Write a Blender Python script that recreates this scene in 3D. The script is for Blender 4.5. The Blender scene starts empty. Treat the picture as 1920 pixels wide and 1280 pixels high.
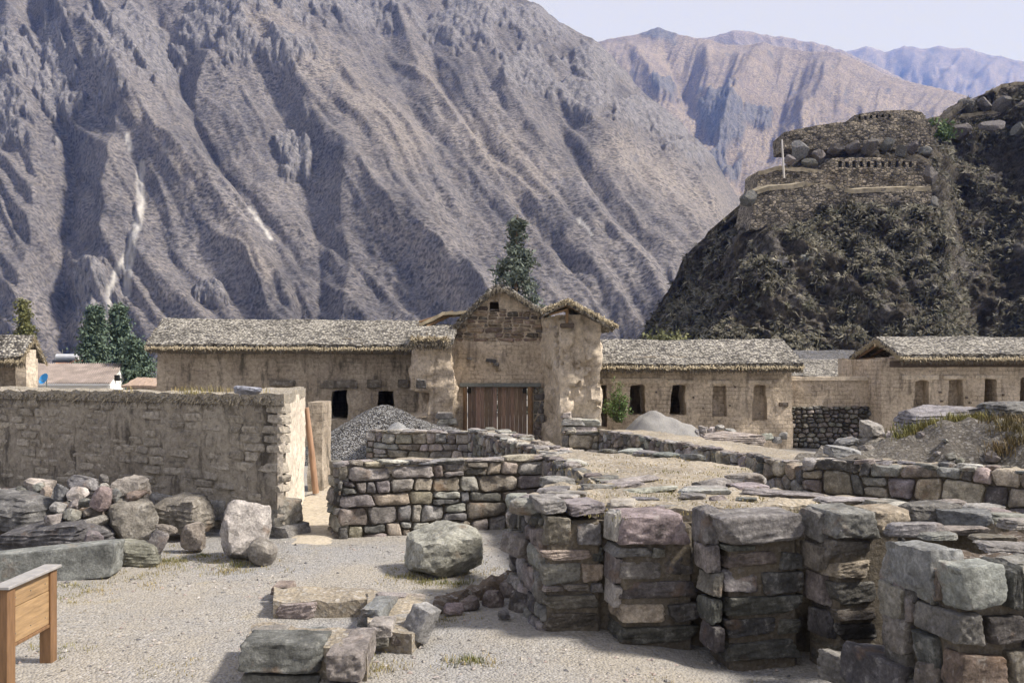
import bpy, bmesh, math, random
import numpy as np
from mathutils import Vector, Matrix

SC = bpy.context.scene
COL = SC.collection
# ------------------------------------------------------------------ camera
F = 1700.0          # focal length in photo pixels (photo is 1920 wide)
EYE = 2.2           # eye height above the near ground
HZ = 690.0          # photo row of the horizon
HAZE_D = 0.000115    # density of the air
cam = bpy.data.cameras.new("camera")
cam.sensor_width = 36.0
cam.lens = 36.0 * F / 1920.0
cam.shift_y = (HZ - 640.0) / 1920.0
cam.clip_start = 0.1
cam.clip_end = 30000
camo = bpy.data.objects.new("camera", cam)
COL.objects.link(camo)
camo.location = (0, 0, EYE)
camo.rotation_euler = (math.radians(90), 0, 0)
SC.camera = camo
# ------------------------------------------------------------------ sun, sky, exposure
SUN_EL = math.radians(47)
SUN_AZ = math.radians(97)       # from +Y towards +X
sun = bpy.data.lights.new("sun", 'SUN')
sun.energy = 4.5
sun.angle = math.radians(7.0)
sun.color = (1.0, 0.97, 1.04)     # reaches the ground slightly warm through the blue-scattering air
suno = bpy.data.objects.new("sun", sun)
COL.objects.link(suno)
sd = Vector((math.sin(SUN_AZ) * math.cos(SUN_EL), math.cos(SUN_AZ) * math.cos(SUN_EL), math.sin(SUN_EL)))
suno.rotation_euler = sd.to_track_quat('Z', 'Y').to_euler()
suno.location = (60, 0, 80)
W = bpy.data.worlds.new("World")
SC.world = W
W.use_nodes = True
wn = W.node_tree.nodes
wl = W.node_tree.links
bg = wn["Background"]
sky = wn.new("ShaderNodeTexSky")
sky.sky_type = 'NISHITA'
sky.sun_disc = False
sky.sun_elevation = SUN_EL
sky.sun_rotation = SUN_AZ
sky.altitude = 2800
sky.dust_density = 2.0
veil = wn.new("ShaderNodeMix")
veil.data_type = 'RGBA'
veil.inputs[0].default_value = 0.88
veil.inputs[7].default_value = (6.35, 6.15, 6.5, 1)     # thin bright cloud over the whole sky
wl.new(sky.outputs[0], veil.inputs[6])
wl.new(veil.outputs[2], bg.inputs[0])
bg.inputs[1].default_value = 0.082
SC.view_settings.view_transform = 'Standard'
SC.view_settings.look = 'None'
SC.view_settings.exposure = 0.6
SC.view_settings.gamma = 1.0
SC.view_settings.use_curve_mapping = False
SC.render.engine = 'CYCLES'
SC.cycles.use_denoising = True
SC.cycles.max_bounces = 6
SC.cycles.diffuse_bounces = 3
SC.cycles.volume_bounces = 1
SC.cycles.transparent_max_bounces = 6

# ------------------------------------------------------------------ numpy noise
_rs = np.random.RandomState(7)
_perm = _rs.permutation(256)
_perm = np.concatenate([_perm, _perm, _perm])
_grad = _rs.normal(size=(256, 3))
_grad /= np.linalg.norm(_grad, axis=1)[:, None]


def perlin(x, y, z):
    x, y, z = np.broadcast_arrays(np.asarray(x, float), np.asarray(y, float), np.asarray(z, float))
    xi = np.floor(x).astype(int); yi = np.floor(y).astype(int); zi = np.floor(z).astype(int)
    xf = x - xi; yf = y - yi; zf = z - zi
    u = xf * xf * xf * (xf * (xf * 6 - 15) + 10)
    v = yf * yf * yf * (yf * (yf * 6 - 15) + 10)
    w = zf * zf * zf * (zf * (zf * 6 - 15) + 10)
    xi &= 255; yi &= 255; zi &= 255

    def g(a, b, c):
        h = _perm[_perm[_perm[(xi + a) & 255] + ((yi + b) & 255)] + ((zi + c) & 255)]
        G = _grad[h]
        return G[..., 0] * (xf - a) + G[..., 1] * (yf - b) + G[..., 2] * (zf - c)
    def L(a, b, t): return a + (b - a) * t
    return L(L(L(g(0, 0, 0), g(1, 0, 0), u), L(g(0, 1, 0), g(1, 1, 0), u), v),
             L(L(g(0, 0, 1), g(1, 0, 1), u), L(g(0, 1, 1), g(1, 1, 1), u), v), w) * 1.6


def fbm(x, y, z, oct=4, gain=0.5, lac=2.03):
    r = 0.0; a = 1.0
    for i in range(oct):
        r = r + a * perlin(np.asarray(x) + 17.3 * i, np.asarray(y) - 9.1 * i, np.asarray(z) + 5.7 * i)
        a *= gain; x = np.asarray(x) * lac; y = np.asarray(y) * lac; z = np.asarray(z) * lac
    return r


def ridged(x, y, z, oct=4, gain=0.5, lac=2.05):
    r = 0.0; a = 1.0
    for i in range(oct):
        r = r + a * (1 - 2 * np.abs(perlin(np.asarray(x) + 11.3 * i, np.asarray(y) - 3.1 * i, np.asarray(z) + 8.7 * i)))
        a *= gain; x = np.asarray(x) * lac; y = np.asarray(y) * lac; z = np.asarray(z) * lac
    return r


def sstep(a, b, x):
    t = np.clip((np.asarray(x, float) - a) / (b - a), 0, 1)
    return t * t * (3 - 2 * t)

# ------------------------------------------------------------------ placing things: photo measurements to metres


def at(px, py, d):
    """point at distance d (along +Y) that was measured at photo pixel px, py"""
    return Vector(((px - 960.0) / F * d, d, EYE - (py - HZ) / F * d))


def onz(px, py, z):
    d = (EYE - z) * F / (py - HZ)
    return Vector(((px - 960.0) / F * d, d, z))

# ------------------------------------------------------------------ scene helpers


def link(o, parent=None):
    COL.objects.link(o)
    if parent is not None:
        o.parent = parent
    return o


def tag(o, label=None, cat=None, group=None, kind=None):
    if label: o["label"] = label
    if cat: o["category"] = cat
    if group: o["group"] = group
    if kind: o["kind"] = kind
    return o


def thing(name, label, cat, loc=(0, 0, 0), rz=0.0, group=None, kind="thing"):
    o = bpy.data.objects.new(name, None)
    o.empty_display_size = 0.2
    link(o)
    o.location = loc
    o.rotation_euler = (0, 0, rz)
    return tag(o, label, cat, group, kind)


def mesh_from(name, V, Fc, smooth=True, sharp=None):
    me = bpy.data.meshes.new(name)
    V = np.asarray(V, dtype=np.float64)
    me.from_pydata(V.tolist() if len(V) else [], [], Fc if isinstance(Fc, list) else Fc.tolist())
    if smooth and len(me.polygons):
        me.polygons.foreach_set("use_smooth", np.ones(len(me.polygons), dtype=bool))
        if sharp:
            me.set_sharp_from_angle(angle=math.radians(sharp))
    me.update()
    return me


def add(name, me, mat, parent=None, loc=None, rot=None, scale=None, color=None):
    o = bpy.data.objects.new(name, me)
    if mat is not None and len(me.materials) == 0:
        me.materials.append(mat)
    link(o, parent)
    if loc is not None: o.location = loc
    if rot is not None: o.rotation_euler = rot
    if scale is not None: o.scale = scale
    if color is not None: o.color = (color[0], color[1], color[2], 1)
    return o


def ray_color(me, name, arr):
    """store a per-vertex mask (N,3)"""
    a = me.attributes.new(name, 'FLOAT_COLOR', 'POINT')
    c = np.ones((len(me.vertices), 4), dtype=np.float32)
    c[:, :3] = arr
    a.data.foreach_set("color", c.ravel())

# ------------------------------------------------------------------ materials


class NT:
    def __init__(s, name):
        s.m = bpy.data.materials.new(name)
        s.m.use_nodes = True
        s.t = s.m.node_tree
        s.n = s.t.nodes
        s.b = s.n["Principled BSDF"]
        s.b.inputs["Specular IOR Level"].default_value = 0.25
        s.geo = s.n.new("ShaderNodeNewGeometry")
        s.pos = s.geo.outputs["Position"]

    def lk(s, a, b): s.t.links.new(a, b)

    def put(s, inp, v):
        if hasattr(v, "is_output") or isinstance(v, bpy.types.NodeSocket): s.lk(v, inp)
        else: inp.default_value = v

    def offset_pos(s):
        oi = s.n.new("ShaderNodeObjectInfo")
        mul = s.n.new("ShaderNodeVectorMath"); mul.operation = 'SCALE'
        comb = s.n.new("ShaderNodeCombineXYZ")
        for i in range(3): s.lk(oi.outputs["Random"], comb.inputs[i])
        s.lk(comb.outputs[0], mul.inputs[0]); mul.inputs[3].default_value = 37.0
        ad = s.n.new("ShaderNodeVectorMath"); ad.operation = 'ADD'
        s.lk(s.pos, ad.inputs[0]); s.lk(mul.outputs[0], ad.inputs[1])
        s.pos = ad.outputs[0]
        s.oi = oi

    def scaled(s, v):
        m = s.n.new("ShaderNodeVectorMath"); m.operation = 'MULTIPLY'
        s.lk(s.pos, m.inputs[0]); m.inputs[1].default_value = v
        return m.outputs[0]

    def noise(s, scale, detail=4, rough=0.55, vec=None, dist=0.0):
        t = s.n.new("ShaderNodeTexNoise")
        s.lk(vec if vec is not None else s.pos, t.inputs["Vector"])
        t.inputs["Scale"].default_value = scale
        t.inputs["Detail"].default_value = detail
        t.inputs["Roughness"].default_value = rough
        t.inputs["Distortion"].default_value = dist
        return t.outputs["Fac"]

    def voro(s, scale, vec=None, feature='F1', out="Distance", rnd=1.0):
        t = s.n.new("ShaderNodeTexVoronoi"); t.feature = feature
        s.lk(vec if vec is not None else s.pos, t.inputs["Vector"])
        t.inputs["Scale"].default_value = scale
        t.inputs["Randomness"].default_value = rnd
        return t.outputs[out]

    def ramp(s, fac, stops):
        r = s.n.new("ShaderNodeValToRGB")
        el = r.color_ramp.elements
        while len(el) < len(stops): el.new(0.5)
        for e, (p, c) in zip(el, stops):
            e.position = p
            e.color = (c, c, c, 1) if not hasattr(c, "__len__") else (c[0], c[1], c[2], 1)
        s.lk(fac, r.inputs[0])
        return r.outputs[0]

    def mix(s, fac, a, b, blend='MIX'):
        m = s.n.new("ShaderNodeMix"); m.data_type = 'RGBA'; m.blend_type = blend
        for inp, v in ((m.inputs[0], fac), (m.inputs[6], a), (m.inputs[7], b)):
            if isinstance(v, bpy.types.NodeSocket): s.lk(v, inp)
            elif hasattr(v, "__len__"): inp.default_value = (v[0], v[1], v[2], 1)
            elif inp.type == 'VALUE': inp.default_value = v
            else: inp.default_value = (v, v, v, 1)
        return m.outputs[2]

    def math(s, op, a, b):
        m = s.n.new("ShaderNodeMath"); m.operation = op
        for inp, v in ((m.inputs[0], a), (m.inputs[1], b)):
            if isinstance(v, bpy.types.NodeSocket): s.lk(v, inp)
            else: inp.default_value = v
        return m.outputs[0]

    def attr(s, name):
        a = s.n.new("ShaderNodeAttribute"); a.attribute_name = name
        sp = s.n.new("ShaderNodeSeparateColor"); s.lk(a.outputs["Color"], sp.inputs[0])
        return sp.outputs

    def bump(s, h, strength, dist):
        b = s.n.new("ShaderNodeBump")
        b.inputs["Strength"].default_value = strength
        b.inputs["Distance"].default_value = dist
        s.lk(h, b.inputs["Height"])
        if s.b.inputs["Normal"].is_linked:
            s.lk(s.b.inputs["Normal"].links[0].from_socket, b.inputs["Normal"])
        s.lk(b.outputs[0], s.b.inputs["Normal"])

    def done(s, col, rough=0.9):
        if isinstance(col, bpy.types.NodeSocket): s.lk(col, s.b.inputs["Base Color"])
        else: s.b.inputs["Base Color"].default_value = (*col, 1)
        if isinstance(rough, bpy.types.NodeSocket): s.lk(rough, s.b.inputs["Roughness"])
        else: s.b.inputs["Roughness"].default_value = rough
        return s.m


def m_stone(name="stone", lichen=0.45, fine=1.0):
    t = NT(name); t.offset_pos()
    base = t.oi.outputs["Color"]
    n1 = t.noise(5.5, 5, 0.6)
    n2 = t.noise(38, 5, 0.7)
    c = t.mix(1.0, base, t.ramp(n1, [(0.3, 0.5), (0.5, 1.0), (0.72, 1.65)]), 'MULTIPLY')
    c = t.mix(0.8, c, t.ramp(n2, [(0.3, 0.5), (0.52, 1.0), (0.7, 1.5)]), 'MULTIPLY')
    lich = t.ramp(t.noise(11, 6, 0.7, dist=0.4), [(0.56, 0.0), (0.66, lichen)])
    c = t.mix(lich, c, (0.42, 0.41, 0.38))
    dark = t.ramp(t.noise(7.3, 6, 0.75, vec=t.scaled((1.0, 1.0, 1.3))), [(0.3, 0.75), (0.42, 0.0)])
    c = t.mix(dark, c, (0.035, 0.034, 0.033))
    iron = t.ramp(t.noise(3.1, 4, 0.6), [(0.6, 0.0), (0.75, 0.5)])
    c = t.mix(iron, c, (0.26, 0.16, 0.09))
    t.bump(t.noise(9, 9, 0.72), 0.9 * fine, 0.06)
    t.bump(t.noise(55, 5, 0.7), 0.6 * fine, 0.012)
    return t.done(c, 0.88)


def m_adobe(name, a, b, dark, brick=True, streak=0.5, chips=0.5, bmp=0.75):
    t = NT(name)
    c = t.mix(t.ramp(t.noise(1.1, 6, 0.62), [(0.35, 0.0), (0.65, 1.0)]), a, b)
    c = t.mix(0.9, c, t.ramp(t.noise(11, 8, 0.78), [(0.32, 0.5), (0.48, 1.12), (0.66, 1.6)]), 'MULTIPLY')
    st = t.noise(2.2, 5, 0.65, vec=t.scaled((2.2, 2.2, 0.55)))
    c = t.mix(t.ramp(st, [(0.52, 0.0), (0.68, streak)]), c, dark)
    c = t.mix(t.ramp(t.noise(6.0, 4, 0.7, dist=1.0), [(0.62, 0.0), (0.7, chips)]), c, (a[0] * 1.35, a[1] * 1.33, a[2] * 1.28))
    pit = t.ramp(t.voro(9.0), [(0.05, 0.8), (0.12, 0.0)])
    pitn = t.ramp(t.noise(2.7, 3, 0.5), [(0.5, 0.0), (0.6, 1.0)])
    c = t.mix(t.mix(1.0, pit, pitn, 'MULTIPLY'), c, (dark[0] * 0.5, dark[1] * 0.5, dark[2] * 0.5))
    if brick:
        br = t.n.new("ShaderNodeTexBrick")
        sp = t.n.new("ShaderNodeSeparateXYZ"); t.lk(t.pos, sp.inputs[0])
        cb = t.n.new("ShaderNodeCombineXYZ")
        wob = t.math('MULTIPLY', t.math('SUBTRACT', t.noise(2.0, 2), 0.5), 0.12)
        t.lk(t.math('ADD', sp.outputs[0], sp.outputs[1]), cb.inputs[0])
        t.lk(t.math('ADD', sp.outputs[2], wob), cb.inputs[1])
        t.lk(cb.outputs[0], br.inputs["Vector"])
        br.inputs["Scale"].default_value = 1.0
        br.inputs["Brick Width"].default_value = 0.36
        br.inputs["Row Height"].default_value = 0.125
        br.inputs["Mortar Size"].default_value = 0.011
        br.inputs["Mortar Smooth"].default_value = 0.4
        show = t.ramp(t.noise(1.6, 4, 0.6), [(0.45, 0.0), (0.6, 0.55)])
        jm = t.mix(1.0, br.outputs["Fac"], show, 'MULTIPLY')
        c = t.mix(jm, c, (dark[0] * 0.8, dark[1] * 0.8, dark[2] * 0.8))
        t.bump(t.math('SUBTRACT', 1.0, jm), 0.5, 0.02)
    t.bump(t.noise(5, 9, 0.75), bmp, 0.12)
    t.bump(t.noise(33, 6, 0.75), bmp, 0.022)
    return t.done(c, 0.95)


def m_soil(name, a, b, dark, sc=1.0, bumpd=0.03, pebbles=0.5):
    t = NT(name)
    c = t.mix(t.ramp(t.noise(0.8 * sc, 6, 0.6), [(0.38, 0.0), (0.62, 1.0)]), a, b)
    c = t.mix(0.8, c, t.ramp(t.noise(22 * sc, 5, 0.75), [(0.3, 0.5), (0.5, 1.0), (0.7, 1.4)]), 'MULTIPLY')
    p = t.voro(26 * sc, out="Color")
    sp = t.n.new("ShaderNodeSeparateColor"); t.lk(p, sp.inputs[0])
    c = t.mix(t.ramp(sp.outputs[0], [(0.6, 0.0), (0.75, pebbles)]), c, t.ramp(sp.outputs[1], [(0.0, dark), (0.6, (0.3, 0.29, 0.27)), (1.0, (0.55, 0.53, 0.5))]))
    t.bump(t.noise(7 * sc, 8, 0.7), 0.8, bumpd * 1.6)
    t.bump(t.voro(26 * sc), min(.6, pebbles), bumpd * 0.6)
    return t.done(c, 0.95)


def m_thatch(name, light=(0.50, 0.47, 0.41), dark=(0.06, 0.055, 0.05), scale=17.0):
    t = NT(name)
    v = t.voro(scale, vec=t.scaled((0.75, 1.0, 1.0)), out="Color")
    sp = t.n.new("ShaderNodeSeparateColor"); t.lk(v, sp.inputs[0])
    c = t.ramp(sp.outputs[0], [(0.0, dark), (0.3, (0.15, 0.14, 0.125)), (0.62, (light[0] * .7, light[1] * .7, light[2] * .7)), (1.0, light)])
    d = t.voro(scale, vec=t.scaled((0.75, 1.0, 1.0)))
    c = t.mix(t.ramp(d, [(0.45, 0.0), (0.75, 0.85)]), c, dark)
    c = t.mix(0.6, c, t.ramp(t.noise(0.9, 6, 0.65), [(0.32, 0.55), (0.68, 1.35)]), 'MULTIPLY')
    t.bump(t.math('SUBTRACT', 1.0, d), 1.0, 0.06)
    t.bump(t.noise(60, 4, 0.7), 0.5, 0.01)
    return t.done(c, 0.95)


def m_plain(name, col, var=0.35, scale=8.0, rough=0.85, bump=0.3, bd=0.01, stretch=None):
    t = NT(name)
    vec = t.scaled(stretch) if stretch else None
    c = t.mix(var, col, t.ramp(t.noise(scale, 5, 0.65, vec=vec), [(0.25, 0.3), (0.5, 1.0), (0.75, 1.7)]), 'MULTIPLY')
    t.bump(t.noise(scale * 3, 5, 0.7, vec=vec), bump, bd)
    return t.done(c, rough)


def m_object(name, var=0.5, scale=10.0, rough=0.85, bump=0.4, bd=0.01, stretch=None):
    t = NT(name); t.offset_pos()
    vec = t.scaled(stretch) if stretch else None
    c = t.mix(var, t.oi.outputs["Color"], t.ramp(t.noise(scale, 6, 0.7, vec=vec), [(0.28, 0.3), (0.5, 1.0), (0.72, 1.6)]), 'MULTIPLY')
    t.bump(t.noise(scale * 2.5, 6, 0.7, vec=vec), bump, bd)
    return t.done(c, rough)


def m_leaf(name, a, b):
    t = NT(name)
    c = t.mix(t.ramp(t.noise(1.2, 3, 0.6), [(0.35, 0.0), (0.65, 1.0)]), a, b)
    c = t.mix(0.6, c, t.ramp(t.noise(9, 2, 0.6), [(0.3, 0.55), (0.7, 1.5)]), 'MULTIPLY')
    return t.done(c, 0.75)


M_STONE = m_stone()
M_MORTAR = m_soil("mortar", (0.17, 0.145, 0.11), (0.11, 0.095, 0.075), (0.05, 0.045, 0.04), 1.5, .04, .12)
M_EARTH = m_soil("earth_fill", (0.37, 0.32, 0.245), (0.26, 0.225, 0.175), (0.07, 0.065, 0.06), 1.2, 0.03, 0.5)
M_DARKEARTH = m_soil("dark_earth", (0.13, 0.10, 0.075), (0.085, 0.068, 0.055), (0.03, 0.03, 0.03), 1.2, 0.03, 0.4)
M_ADOBE = m_adobe("adobe", (0.45, 0.385, 0.305), (0.30, 0.25, 0.195), (0.055, 0.053, 0.043), streak=0.75)
M_ADOBE_R = m_adobe("adobe_warm", (0.54, 0.455, 0.355), (0.38, 0.315, 0.24), (0.09, 0.073, 0.058), streak=0.6)
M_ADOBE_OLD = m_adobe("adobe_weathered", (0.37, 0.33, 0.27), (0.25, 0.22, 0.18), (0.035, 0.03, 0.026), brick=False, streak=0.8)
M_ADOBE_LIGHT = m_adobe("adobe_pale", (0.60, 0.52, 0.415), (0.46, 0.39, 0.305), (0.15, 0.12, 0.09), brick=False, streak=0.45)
M_ADOBE_END_SUNLIT = m_adobe("adobe_end_sunlit", (0.58, 0.515, 0.43), (0.48, 0.425, 0.35), (0.22, 0.18, 0.14), brick=False, streak=0.2, chips=.3, bmp=.4)  # paler adobe for the sun-facing end, sunlight painted into the colour
M_THATCH = m_thatch("thatch")
M_THATCH_DARK = m_thatch("thatch_dark", (0.2, 0.2, 0.21), (0.04, 0.04, 0.045), 14)
M_STRAW = m_plain("straw", (0.46, 0.39, 0.27), 0.8, 20, 0.9, 0.4, 0.01, (6, 6, 1))
M_STRAW_OLD = m_plain("old_straw", (0.15, 0.13, 0.10), 0.8, 25, 0.9, 0.5, 0.02, (4, 4, 1))
M_TIMBER = m_plain("timber", (0.22, 0.14, 0.08), 0.7, 12, 0.8, 0.4, 0.01, (4, 4, 0.6))
M_DARKWOOD = m_plain("dark_timber", (0.09, 0.07, 0.055), 0.7, 12, 0.85, 0.4, 0.01, (1, 4, 4))
M_PLANK = m_object("plank_wood", 0.85, 9.0, 0.7, 0.4, 0.006, (5, 5, 0.35))
M_SIGN = m_object("sign_wood", 0.6, 7.0, 0.45, 0.25, 0.004, (3, 0.5, 6))
M_POST = m_object("post_wood", 0.6, 7.0, 0.5, 0.3, 0.004, (6, 6, 0.5))
M_ADOBE_BRICK = m_object("adobe_brick", 0.95, 16.0, 0.95, 1.0, 0.03)
M_METAL = m_plain("weathered_metal", (0.15, 0.16, 0.15), 0.5, 15, 0.6, 0.2, 0.004)
M_BLACK = m_plain("black_iron", (0.02, 0.02, 0.02), 0.3, 15, 0.6, 0.2, 0.004)
M_GRASS = m_leaf("dry_grass", (0.36, 0.28, 0.13), (0.20, 0.19, 0.07))
M_GREENGRASS = m_leaf("green_grass", (0.12, 0.14, 0.04), (0.22, 0.19, 0.07))
M_LEAF = m_leaf("bush_leaf", (0.10, 0.16, 0.05), (0.16, 0.22, 0.09))
M_CYPRESS = m_leaf("conifer_leaf", (0.075, 0.115, 0.085), (0.12, 0.16, 0.11))
M_EUCA = m_leaf("eucalyptus_leaf", (0.10, 0.125, 0.105), (0.15, 0.175, 0.14))
M_BARK = m_plain("bark", (0.13, 0.10, 0.075), 0.6, 6, 0.9, 0.5, 0.02)
M_AGAVE = m_object("agave_leaf", 0.4, 6.0, 0.6, 0.1, 0.01)
M_SCRUB = m_leaf("cliff_scrub", (0.05, 0.05, 0.036), (0.15, 0.138, 0.10))
M_GRAVEL_DARK = m_thatch("dark_gravel", (0.42, 0.42, 0.42), (0.025, 0.025, 0.028), 32)
M_GRAVEL_GREY = m_soil("grey_gravel", (0.30, 0.305, 0.31), (0.24, 0.245, 0.25), (0.12, 0.12, 0.12), 2.5, 0.02, 0.6)
M_SAND = m_soil("grey_sand", (0.27, 0.265, 0.255), (0.22, 0.215, 0.21), (0.15, 0.14, 0.13), 2.5, 0.012, 0.25)
# ------------------------------------------------------------------ generic geometry


def cube_sphere(n):
    V = []; idx = {}; Fc = []

    def vid(p):
        k = tuple(int(round(c * 1000)) for c in p)
        if k not in idx:
            idx[k] = len(V); V.append(p)
        return idx[k]
    ax = [((1, 0, 0), (0, 1, 0), (0, 0, 1)), ((-1, 0, 0), (0, 0, 1), (0, 1, 0)), ((0, 1, 0), (0, 0, 1), (1, 0, 0)),
          ((0, -1, 0), (1, 0, 0), (0, 0, 1)), ((0, 0, 1), (1, 0, 0), (0, 1, 0)), ((0, 0, -1), (0, 1, 0), (1, 0, 0))]
    for nn, u, v in ax:
        nn, u, v = map(np.array, (nn, u, v))
        for i in range(n):
            for j in range(n):
                q = []
                for a, b in ((i, j), (i + 1, j), (i + 1, j + 1), (i, j + 1)):
                    q.append(vid(tuple(nn + u * (2 * a / n - 1) + v * (2 * b / n - 1))))
                Fc.append(q)
    return np.array(V, float), Fc


def rock_mesh(name, seed, n=6, k=6.0, cuts=5, rough=0.05, cutmin=0.72, freq=1.6, strata=0.0, shear=1.0):
    rs = np.random.RandomState(seed)
    V, Fc = cube_sphere(n)
    # shear and taper so that no two blocks are square
    s = (np.abs(V) ** k).sum(1) ** (1.0 / k)
    P = V / s[:, None]
    t = rs.uniform(-0.16, 0.16, 6) * shear
    P[:, 0] *= 1 + t[0] * P[:, 2]; P[:, 2] *= 1 + t[1] * P[:, 0]; P[:, 1] *= 1 + t[2] * P[:, 2]
    P[:, 2] += t[3] * 0.6 * P[:, 0]; P[:, 0] += t[4] * 0.6 * P[:, 2]
    for c in range(cuts):
        d = rs.normal(size=3); d /= np.linalg.norm(d)
        h = rs.uniform(cutmin, 1.05) * np.abs(P @ d).max()
        over = (P @ d) - h
        P -= np.outer(np.maximum(over, 0), d) * 0.95
    o = rs.uniform(0, 60, 3)
    nz = np.stack([fbm(P[:, 0] * freq + o[0] + 31 * a, P[:, 1] * freq + o[1], P[:, 2] * freq + o[2], 4, 0.55) for a in range(3)], 1)
    P += nz * rough * 1.6
    if strata > 0:
        P[:, 2] += 0
        lay = np.sin(P[:, 2] * 23 + 2 * perlin(P[:, 0] * 1.5 + o[0], P[:, 1] * 1.5, P[:, 2])) * strata
        P[:, 0] *= 1 + lay; P[:, 1] *= 1 + lay
    mn, mx = P.min(0), P.max(0)
    P = (P - (mn + mx) / 2) / (mx - mn)
    return mesh_from(name, P, Fc, True, 24)


BLOCKS = [rock_mesh("block_stone", 100 + i, 15, 20.0, 7, 0.038, 0.80, 2.6) for i in range(12)]
ROCKS = [rock_mesh("loose_rock", 200 + i, 14, 5.0, 15, 0.036, 0.50, 2.6) for i in range(12)]
SLABS = [rock_mesh("slab_stone", 300 + i, 13, 7.0, 10, 0.045, 0.6, 2.4, 0.012) for i in range(8)]
COBBLES = [rock_mesh("cobble_stone", 400 + i, 4, 2.8, 3, 0.05, 0.75, 1.4) for i in range(10)]
BRICKS = [rock_mesh("adobe_brick", 500 + i, 6, 8.0, 2, 0.05, 0.88, 2.6) for i in range(10)]
for _m in BLOCKS + ROCKS + SLABS + COBBLES: _m.materials.append(M_STONE)
for _m in BRICKS: _m.materials.append(M_ADOBE_BRICK)

GREY = (0.21, 0.20, 0.19); LGREY = (0.31, 0.30, 0.285); DARK = (0.095, 0.093, 0.095); TAN = (0.33, 0.27, 0.19)
PINK = (0.29, 0.245, 0.235); BLUE = (0.185, 0.19, 0.21); BROWN = (0.205, 0.17, 0.135); LILAC = (0.255, 0.24, 0.25)
PALE = (0.43, 0.41, 0.38); RUST = (0.19, 0.115, 0.07); GREEN = (0.21, 0.22, 0.205); YEL = (0.37, 0.30, 0.20)
PAL = [GREY, GREY, GREY, LGREY, LGREY, BROWN, DARK, TAN, PINK, BLUE, BROWN, GREY, LGREY, YEL]


def vary(c, rng, a=0.18):
    f = 1 + rng.uniform(-a, a)
    g = sum(c) / 3
    c = tuple((x * .5 + g * .5) * k for x, k in zip(c, (1.03, 1.0, .95)))
    return tuple(max(0.01, x * f * (1 + rng.uniform(-0.05, 0.05))) for x in c)


def inside(poly, x, y):
    n = len(poly); r = False; j = n - 1
    for i in range(n):
        xi, yi = poly[i]; xj, yj = poly[j]
        if (yi > y) != (yj > y) and x < (xj - xi) * (y - yi) / (yj - yi) + xi: r = not r
        j = i
    return r


def near_on(poly, x, y):
    best = None; bd = 1e9; n = len(poly)
    for i in range(n):
        ax, ay = poly[i]; bx, by = poly[(i + 1) % n]
        dx, dy = bx - ax, by - ay
        t = ((x - ax) * dx + (y - ay) * dy) / max(dx * dx + dy * dy, 1e-12)
        t = min(1, max(0, t))
        qx, qy = ax + t * dx, ay + t * dy
        d = (qx - x) ** 2 + (qy - y) ** 2
        if d < bd: bd = d; best = (qx, qy)
    return best


def region(outer, holes, res):
    """grid of quads filling a polygon with polygonal holes; returns verts, faces, boundary edges [(a,b,which)]"""
    xs = [p[0] for p in outer]; ys = [p[1] for p in outer]
    nx = max(2, int(math.ceil((max(xs) - min(xs)) / res))); ny = max(2, int(math.ceil((max(ys) - min(ys)) / res)))
    x0, y0 = min(xs), min(ys); dx = (max(xs) - x0) / nx; dy = (max(ys) - y0) / ny
    hb = [(min(p[0] for p in h), max(p[0] for p in h), min(p[1] for p in h), max(p[1] for p in h)) for h in holes]
    cell = np.full((nx, ny), -1, int)
    for i in range(nx):
        for j in range(ny):
            cx, cy = x0 + (i + .5) * dx, y0 + (j + .5) * dy
            if not inside(outer, cx, cy): cell[i, j] = 0; continue
            for hi, h in enumerate(holes):
                b = hb[hi]
                if b[0] <= cx <= b[1] and b[2] <= cy <= b[3] and inside(h, cx, cy):
                    cell[i, j] = hi + 1; break
    vid = -np.ones((nx + 1, ny + 1), int); V = []; Fc = []
    polys = [outer] + list(holes)
    for i in range(nx + 1):
        for j in range(ny + 1):
            nb = [cell[a, b] if 0 <= a < nx and 0 <= b < ny else 0 for a, b in ((i - 1, j - 1), (i, j - 1), (i - 1, j), (i, j))]
            if -1 not in nb: continue
            p = (x0 + i * dx, y0 + j * dy)
            w = [c for c in nb if c >= 0]
            if w:
                p = near_on(polys[max(w)], *p)
            vid[i, j] = len(V); V.append(p)
    E = []
    for i in range(nx):
        for j in range(ny):
            if cell[i, j] >= 0: continue
            a, b, c, d = vid[i, j], vid[i + 1, j], vid[i + 1, j + 1], vid[i, j + 1]
            Fc.append([a, b, c, d])
            for (e0, e1, ni, nj) in ((a, b, i, j - 1), (b, c, i + 1, j), (c, d, i, j + 1), (d, a, i - 1, j)):
                o = cell[ni, nj] if 0 <= ni < nx and 0 <= nj < ny else 0
                if o >= 0: E.append((e0, e1, int(o)))
    return V, Fc, E


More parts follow.
